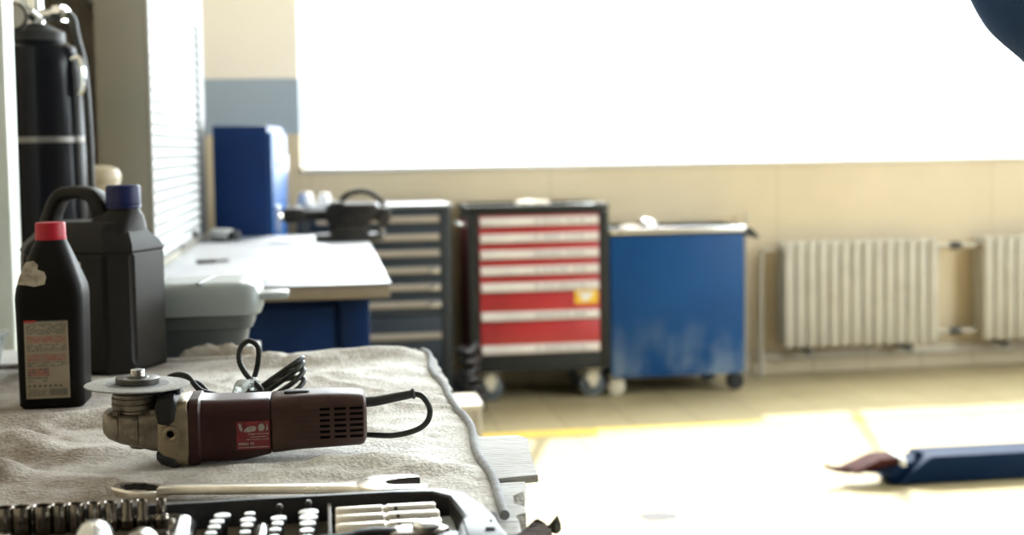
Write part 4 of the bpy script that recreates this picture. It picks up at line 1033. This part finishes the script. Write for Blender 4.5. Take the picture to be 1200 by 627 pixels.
bm = newbm(); prism(bm, [K(.110, 1.00), K(.140, 1.00), K(.1425, 1.02), K(.139, 1.045), K(.133, 1.045), K(.131, 1.055), K(.136, 1.060), K(.134, 1.068), K(.122, 1.072), K(.112, 1.066)], .022, ht + .003, bev=.0015); lt = ob('latch', bm, 'case', ks)
bm = newbm(); prism(bm, [K(.125, 1.025), K(.134, 1.025), K(.135, 1.034), K(.128, 1.038)], ht + .0022, ht + .0034); ob('latch_slot', bm, 'vent', lt)
for x in (.1355,): ob('latch_pin', cyl(newbm(), (*K(x, 1.052), .02), (*K(x, 1.052), ht), .003, n=10), 'vent', lt)

IZ = KZ + .010
def socket_bm(r, h, flare=0.):
    bm = newbm(); n = 36; prof = []
    rb = r * (1 + flare)
    P_ = [(rb * .94, 0), (rb, .001), (rb, h * .32), (rb * .98, h * .36), (r, h * .48), (r, h - .001), (r * .93, h)]
    rings = [[V((q * math.cos(2 * PI * j / n), q * math.sin(2 * PI * j / n), z)) for j in range(n)] for q, z in P_]
    for z in (h, h * .35):
        rings.append([V(((r * .74 + (r * .05 if j % 3 == 0 else 0)) * math.cos(2 * PI * j / n), (r * .74 + (r * .05 if j % 3 == 0 else 0)) * math.sin(2 * PI * j / n), z - .0008 * (z == h))) for j in range(n)])
    loft(bm, rings); return bm
socks = [(-.2802, .0083, 0), (-.2665, .0085, 0), (-.2483, .0086, 0), (-.2345, .0066, .05), (-.2204, .0069, .05), (-.2053, .0060, .1), (-.1908, .0057, .18), (-.1772, .0053, .28), (-.1640, .0047, .4), (-.1476, .0044, .65)]
nb = ['cut off at the left picture edge', 'second from the left edge', 'third from the left edge', 'fourth from the left edge', 'fifth from the left edge', 'sixth from the left edge', 'seventh from the left edge', 'third from the right end of the row', 'second from the right end of the row', 'with flared foot, right end of row']
for (x, r, fl), lb in zip(socks, nb):
    o = ob('socket', socket_bm(r, .0255, fl), 'socket', loc=(x, 1.155, IZ + .009))
    tag(o, ('small ' if r < .0062 else 'wide ' if r > .008 else 'medium ') + 'upright socket in the case, ' + lb, 'socket', 'upright sockets in the rear row of the case')

# large sockets lying in front of the row
def deep_socket(r, L_, loc, d, label, m):
    t = thing('deep_socket', label, 'socket', loc, group='large sockets lying in the case')
    T = frame_mat((0, 0, r), d)
    bm = newbm(); lathe(bm, [(r * .80, 0), (r * .97, .001), (r, .003), (r, L_ * .45), (r * .9, L_ * .5), (r * .9, L_ - .003), (r * .8, L_)], 32, T); o = ob('body', bm, m, t)
    bm = newbm(); lathe(bm, [(r * .76, -.0006), (r * .76, .002), (r * .4, .002), (r * .4, -.0006)], 6, T, closed=True); ob('hex_opening', bm, 'vent', o)
    return t
deep_socket(.0115, .06, (-.2725, 1.118, IZ), (.05, -1, .02), 'polished large socket lying at the left edge of the case', 'chrome')
deep_socket(.0165, .06, (-.198, 1.110, IZ), (.15, -1, -.02), 'large chrome socket with brassy rim, in front of the upright row', 'steel')
deep_socket(.0150, .06, (-.1545, 1.088, IZ), (-.1, -1, -.02), 'large dull socket lying left of the pale extension bar', 'socket')
bm = newbm(); T = frame_mat((-.1275, 1.134, IZ + .0145), (.03, -1, .0))
lathe(bm, [(.002, -.002), (.007, -.001), (.0108, .002), (.0128, .006), (.0132, .012), (.0132, .15), (.012, .155)], 32, T)
box(bm, -.006, .006, -.0009, .0009, -.0024, .003, mi=1, T=T @ Matrix.Rotation(0, 4, 'Z') @ Matrix.Translation((0, .004, 0)))
tag(ob('extension_bar', bm, ['chrome', 'vent']), 'thick pale chrome bar with a slotted round end, pointing towards the camera', 'tool bar')

# short bits standing in four rows
def bit_bm(r):
    bm = newbm()
    lathe(bm, [(r * .62, 0), (r * .62, .011), (r * .9, .0125), (r, .0135), (r, .0172)], 20)
    lathe(bm, [(r * .95, .0173), (r * .97, .0176), (r * .97, .0185), (r * .9, .0190), (.0004, .0191)], 20, mi=1)
    return bm
cols = [('the leftmost row of bright-topped bits', [(-.0946, 1.1481, .0076), (-.0976, 1.1295, .0066), (-.0986, 1.1138, .0056), (-.1, 1.0961, .0050), (-.0995, 1.076, .0046), (-.0995, 1.058, .0044)]),
        ('the second row of bright-topped bits from the left', [(-.0706, 1.1489, .0050), (-.0713, 1.1295, .0070), (-.0711, 1.1135, .0057), (-.0714, 1.0928, .0050), (-.0728, 1.0754, .0036), (-.0728, 1.058, .0034)]),
        ('the third row of bright-topped bits from the left', [(-.0448, 1.1296, .0071), (-.0450, 1.1134, .0053), (-.0465, 1.0954, .0051), (-.0465, 1.0752, .0045), (-.0467, 1.0557, .0036)]),
        ('the row beside the long pale sockets', [(-.0189, 1.1437, .0092), (-.0188, 1.127, .0084), (-.0193, 1.1082, .0072), (-.0198, 1.0874, .0062), (-.0196, 1.0673, .0057), (-.0187, 1.0501, .0051)])]
rank = ['the rearmost bit', 'second bit from the back', 'third bit from the back', 'fourth bit from the back', 'fifth bit from the back', 'the frontmost bit']
for lb, L_ in cols:
    for k, (x, y, r) in enumerate(L_):
        rk = rank[k] if k < len(L_) - 1 else rank[5]
        o = ob('screwdriver_bit', bit_bm(r), ['blackmatte', 'bittop'], loc=(x, y, IZ))
        tag(o, rk + ' in ' + lb, 'bit', 'bits standing in rows in the case')
# thin spare pins at the far end of two rows
for x, y, lb in ((-.0445, 1.152, 'thin dark pin standing behind the third row of bits'), (-.0189, 1.160, 'thin dark pin standing behind the fourth row of bits')):
    bm = newbm(); cyl(bm, (0, 0, 0), (0, 0, .020), .0016, n=8); lathe(bm, [(.0024, .019), (.0030, .0205), (.0030, .023), (.002, .0245)], 10)
    tag(ob('hex_pin', bm, 'blacksteel', loc=(x, y, IZ)), lb, 'pin', 'thin pins behind the bits')
bm = newbm(); T = frame_mat((-.0572, 1.112, IZ + .017), (-.02, -1, -.03)); lathe(bm, [(.0006, -.006), (.003, -.001), (.0048, .006), (.005, .02), (.005, .12), (.004, .122)], 16, T)
tag(ob('punch', bm, 'chrome'), 'thin pointed chrome punch between the second and third rows of bits', 'punch')

# three long pale sockets side by side
for i, (y, x0, x1, lb) in enumerate(((1.147, .0048, .0950, 'rearmost of the three long pale sockets lying in the case'), (1.122, .0046, .0962, 'middle one of the three long pale sockets lying in the case'), (1.096, .0044, .0958, 'front one of the three long pale sockets lying in the case'))):
    bm = newbm(); T = frame_mat((x0, y, IZ + .0100), (1, .0, 0)); Ls = x1 - x0; r = .0098
    lathe(bm, [(r * .86, 0), (r * .97, .0008), (r, .002), (r, Ls * .465), (r * .9, Ls * .475), (r * .9, Ls * .505), (r, Ls * .515), (r, Ls - .0015), (r * .9, Ls)], 6 if False else 32, T)
    for a in (60,): lathe(bm, [(.0001, -.0003), (.0016, -.0003), (.0016, .0006), (.0001, .0006)], 10, Matrix.Translation((x0 + Ls * .60, y - .0062, IZ + .0100 + .0078)) @ frame_mat((0, 0, 0), (0, -.62, .78)), mi=1)
    o = tag(ob('long_socket', bm, ['satin', 'vent']), lb, 'socket', 'long pale sockets in the case')

# ratchet in front of them
rt = thing('ratchet', 'black-handled ratchet lying across the front of the case', 'ratchet', (-.004, 1.042, IZ))
a0, a1 = V((-.09, -.033, .013)), V((.060, .022, .0145))
ob('handle', lathe(newbm(), [(.009, 0), (.0125, .004), (.0135, .02), (.0125, .10), (.0115, .118), (.0125, .124), (.0125, .138), (.009, .158)], 24, frame_mat(a0, a1 - a0)), 'blackplastic', rt)
bm = newbm(); prism(bm, [(.052, .010), (.060, .004), (.085, .006), (.098, .012), (.104, .022), (.098, .034), (.085, .038), (.064, .036), (.052, .030)], .004, .022, bev=.003); ob('head', bm, 'socket', rt)
ob('drive_knob', lathe(newbm(), [(.011, .021), (.012, .022), (.012, .025), (.009, .027)], 24, Matrix.Translation((.084, .022, 0))), 'chrome', rt)

# ------------------------------------------------------------------ person at the right edge, arm raised
pe = thing('person', 'person in blue coverall at the right edge, one arm raised, only the sleeve showing', 'person', (1.72, 2.42, 0))
def skin_body(name, verts, edges, radii, m, parent, sub=2, root=0):
    me = bpy.data.meshes.new(name); me.from_pydata([V(v) for v in verts], edges, []); me.materials.append(M[m])
    o = bpy.data.objects.new(name, me); COL.objects.link(o); o.parent = parent
    o.modifiers.new('skin', 'SKIN'); s = o.modifiers.new('sub', 'SUBSURF'); s.levels = s.render_levels = sub
    for i, d in enumerate(me.skin_vertices[0].data):
        d.radius = radii[i] if isinstance(radii[i], tuple) else (radii[i], radii[i]); d.use_root = (i == root)
    dg = bpy.context.evaluated_depsgraph_get(); dg.update()
    m2 = bpy.data.meshes.new_from_object(o.evaluated_get(dg)); o.modifiers.clear(); o.data = m2
    m2.shade_smooth(); return o
# the body faces -x (towards the lift); right arm (camera side) reaches up and to the left
bv = [(0, 0, .94), (0, 0, 1.06), (-.01, 0, 1.22), (-.01, 0, 1.38), (-.005, 0, 1.47), (-.02, 0, 1.52), (-.03, 0, 1.60), (-.035, 0, 1.69), (-.03, 0, 1.76),
      (-.01, -.19, 1.43), (-.29, -.17, 1.325), (-.505, -.14, 1.60), (-.535, -.135, 1.64), (-.575, -.13, 1.70),
      (-.01, .19, 1.43), (-.03, .24, 1.16), (-.10, .22, .93), (-.12, .21, .86), (-.135, .205, .80),
      (0, -.10, .90), (-.02, -.11, .50), (.02, -.11, .10), (-.07, -.115, .045), (-.16, -.12, .035),
      (0, .10, .90), (.0, .115, .50), (.05, .115, .10), (-.04, .12, .045), (-.13, .125, .035)]
be = [(0, 1), (1, 2), (2, 3), (3, 4), (4, 5), (5, 6), (6, 7), (7, 8), (3, 9), (9, 10), (10, 11), (11, 12), (12, 13), (3, 14), (14, 15), (15, 16), (16, 17), (17, 18),
      (0, 19), (19, 20), (20, 21), (21, 22), (22, 23), (0, 24), (24, 25), (25, 26), (26, 27), (27, 28)]
br = [(.12, .15), (.115, .14), (.115, .15), (.11, .16), (.07, .09), .05, .075, .09, .055, .075, .064, .044, .03, .035, .07, .052, .04, .03, .034,
      (.085, .085), .06, .042, .045, .03, (.085, .085), .06, .042, .045, .03]
skin_body('body', bv, be, br, 'skin', pe)
# coverall: same skeleton, a little fuller, ends at neck, cuffs and ankles
cvv = bv[:5] + bv[9:12] + bv[14:17] + bv[19:22] + bv[24:27]
cvv[7] = (-.495, -.141, 1.585)
ce = [(0, 1), (1, 2), (2, 3), (3, 4), (3, 5), (5, 6), (6, 7), (3, 8), (8, 9), (9, 10), (0, 11), (11, 12), (12, 13), (0, 14), (14, 15), (15, 16)]
cr = [(.14, .17), (.135, .16), (.135, .17), (.13, .18), (.085, .105), .10, .098, .082, .095, .072, .058, (.105, .105), .085, .075, (.105, .105), .085, .075]
co = skin_body('coverall', cvv, ce, cr, 'coverall', pe, 3)
for v_ in co.data.vertices:   # cloth folds
    p = v_.co; nrm = v_.normal
    v_.co = p + nrm * (.010 * noise.noise(V((p.x * 11 + p.z * 7, p.y * 7, p.z * 9 - p.x * 6))) + .006 * math.sin((p.x * .8 + p.z * .6) * 60 + 3 * noise.noise(p * 6)))
# head details
bm = newbm(); lathe(bm, [(.001, .118), (.05, .108), (.085, .07), (.098, .02), (.098, -.02), (.09, -.06)], 28, Matrix.Translation((-.012, 0, 1.70)) @ Matrix.Rotation(math.radians(30), 4, 'Y') @ Matrix.Diagonal((1.04, .90, 1.03, 1))); ob('hair', bm, 'hair', pe, ang=180)
bm = newbm(); loft(bm, [[V((-.12 - d, y * w, 1.66 + z)) for y, z in ((-1, -.02), (1, -.02), (.6, .03), (-.6, .03))] for d, w in ((0, .016), (.02, .012), (.026, .006))]); ob('nose', bm, 'skin', pe, ang=180)
for s in (-1, 1):
    ob('eye', lathe(newbm(), [(.002, -.011), (.009, -.006), (.011, 0), (.009, .006), (.002, .011)], 14, frame_mat((-.108, s * .033, 1.695), (-1, 0, 0))), 'eyewhite', pe)
    ob('ear', lathe(newbm(), [(.004, -.006), (.028, -.004), (.03, .002), (.012, .005)], 16, frame_mat((-.02, s * .088, 1.675), (0, s, 0))), 'skin', pe)
ob('mouth', tube(newbm(), [(-.112, -.024, 1.618), (-.121, 0, 1.616), (-.112, .024, 1.618)], .006, 8), 'redcap', pe)
# hands: palm plus five curled fingers each
def hand(wrist, d, side, up):
    d = V(d).normalized(); up = V(up); sd = d.cross(up).normalized() * side; up = sd.cross(d).normalized() * side
    w = V(wrist); vs = [w, w + d * .05, w + d * .085]; es = [(0, 1), (1, 2)]; rs = [.022, (.018, .036), (.015, .036)]
    for k, (off, ln) in enumerate(((-.030, .068), (-.010, .078), (.010, .074), (.029, .060))):
        b = len(vs); p = w + d * .083 + sd * off
        vs += [p, p + d * ln * .45 - up * .006, p + d * ln * .75 - up * .024, p + d * ln * .88 - up * .042]
        es += [(2, b), (b, b + 1), (b + 1, b + 2), (b + 2, b + 3)]; rs += [.0095, .009, .0082, .007]
    b = len(vs); p = w + d * .03 - sd * .026
    vs += [p, p + d * .028 - sd * .022 - up * .006, p + d * .054 - sd * .026 - up * .016]; es += [(1, b), (b, b + 1), (b + 1, b + 2)]; rs += [.012, .0105, .009]
    return vs, es, rs
for wv, d, s, u in (((-.54, -.134, 1.65), (-.55, .07, .83), 1, (.83, 0, .55)), ((-.125, .208, .84), (-.2, -.05, -1), -1, (-1, 0, .2))):
    vs_, es_, rs_ = hand(wv, d, s, u); skin_body('hand', vs_, es_, rs_, 'skin', pe, 2)
for s, x in ((-1, -.02), (1, .01)):
    bm = newbm(); loft(bm, [[V((x + q[0], s * .115 + y * q[2], z)) for y, z in ((-1, 0), (1, 0), (1, q[1] * .6), (.55, q[1]), (-.55, q[1]), (-1, q[1] * .6))] for q in ((.09, .11, .042), (.05, .13, .048), (-.02, .12, .046), (-.08, .08, .05), (-.16, .065, .05), (-.20, .04, .036))])
    ob('boot', bm, 'boot', pe, ang=60)

# ------------------------------------------------------------------ light: sun and sky through the long window and the added side window
sd = V((-.30, -1, -1.16))
sl = bpy.data.lights.new('sun', 'SUN'); sl.energy = 10; sl.angle = math.radians(.6); sl.color = (1, .95, .87)
so = bpy.data.objects.new('sun', sl); COL.objects.link(so); so.rotation_euler = sd.to_track_quat('-Z', 'Y').to_euler(); so.location = (4, 12, 9)
w = bpy.data.worlds.new('sky'); sc.world = w; w.use_nodes = True
bg = w.node_tree.nodes['Background']; bg.inputs[0].default_value = (.90, .96, 1.0, 1); bg.inputs[1].default_value = 17.0
pl = bpy.data.lights.new('window_portal', 'AREA'); pl.shape = 'RECTANGLE'; pl.size = WX1 - WX0; pl.size_y = WZ1 - WZ0; pl.cycles.is_portal = True
po = bpy.data.objects.new('window_portal', pl); COL.objects.link(po); po.location = ((WX0 + WX1) / 2, Y1 + .31, (WZ0 + WZ1) / 2); po.rotation_euler = (-PI / 2, 0, 0)
pl2 = bpy.data.lights.new('side_portal', 'AREA'); pl2.shape = 'RECTANGLE'; pl2.size = WZ1 - SZ0; pl2.size_y = SY1 - SY0; pl2.cycles.is_portal = True
po2 = bpy.data.objects.new('side_portal', pl2); COL.objects.link(po2); po2.location = (X1 + .21, (SY0 + SY1) / 2, (SZ0 + WZ1) / 2); po2.rotation_euler = (0, PI / 2, 0)

# ------------------------------------------------------------------ camera
F, PPY, HZ = 1500., 258., 1.2
yaw = math.atan(222 / F); pitch = math.atan((258 - 174.6) / F); roll = .0155
f = V((math.sin(yaw) * math.cos(pitch), math.cos(yaw) * math.cos(pitch), -math.sin(pitch)))
r0 = V((math.cos(yaw), -math.sin(yaw), 0)); u0 = r0.cross(f)
r = r0 * math.cos(roll) - u0 * math.sin(roll); u = u0 * math.cos(roll) + r0 * math.sin(roll)
cam = bpy.data.cameras.new('camera'); cam.sensor_width = 36; cam.lens = F / 1200 * 36; cam.sensor_fit = 'HORIZONTAL'
cam.shift_y = -(313.5 - PPY) / 1200
cam.clip_start = .05
cam.dof.use_dof = True; cam.dof.focus_distance = 1.44; cam.dof.aperture_fstop = 4.0; cam.dof.aperture_blades = 9
co_ = bpy.data.objects.new('camera', cam); COL.objects.link(co_)
mw = Matrix((r, u, -f)).transposed().to_4x4(); mw.translation = V((0, 0, HZ)); co_.matrix_world = mw
sc.camera = co_
sc.view_settings.view_transform = 'Standard'; sc.view_settings.look = 'None'; sc.view_settings.gamma = 1; sc.view_settings.exposure = 0
sc.view_settings.use_curve_mapping = False
sc.cycles.use_denoising = True
sc.cycles.max_bounces = 10; sc.cycles.diffuse_bounces = 6; sc.cycles.transparent_max_bounces = 16; sc.cycles.sample_clamp_indirect = 12
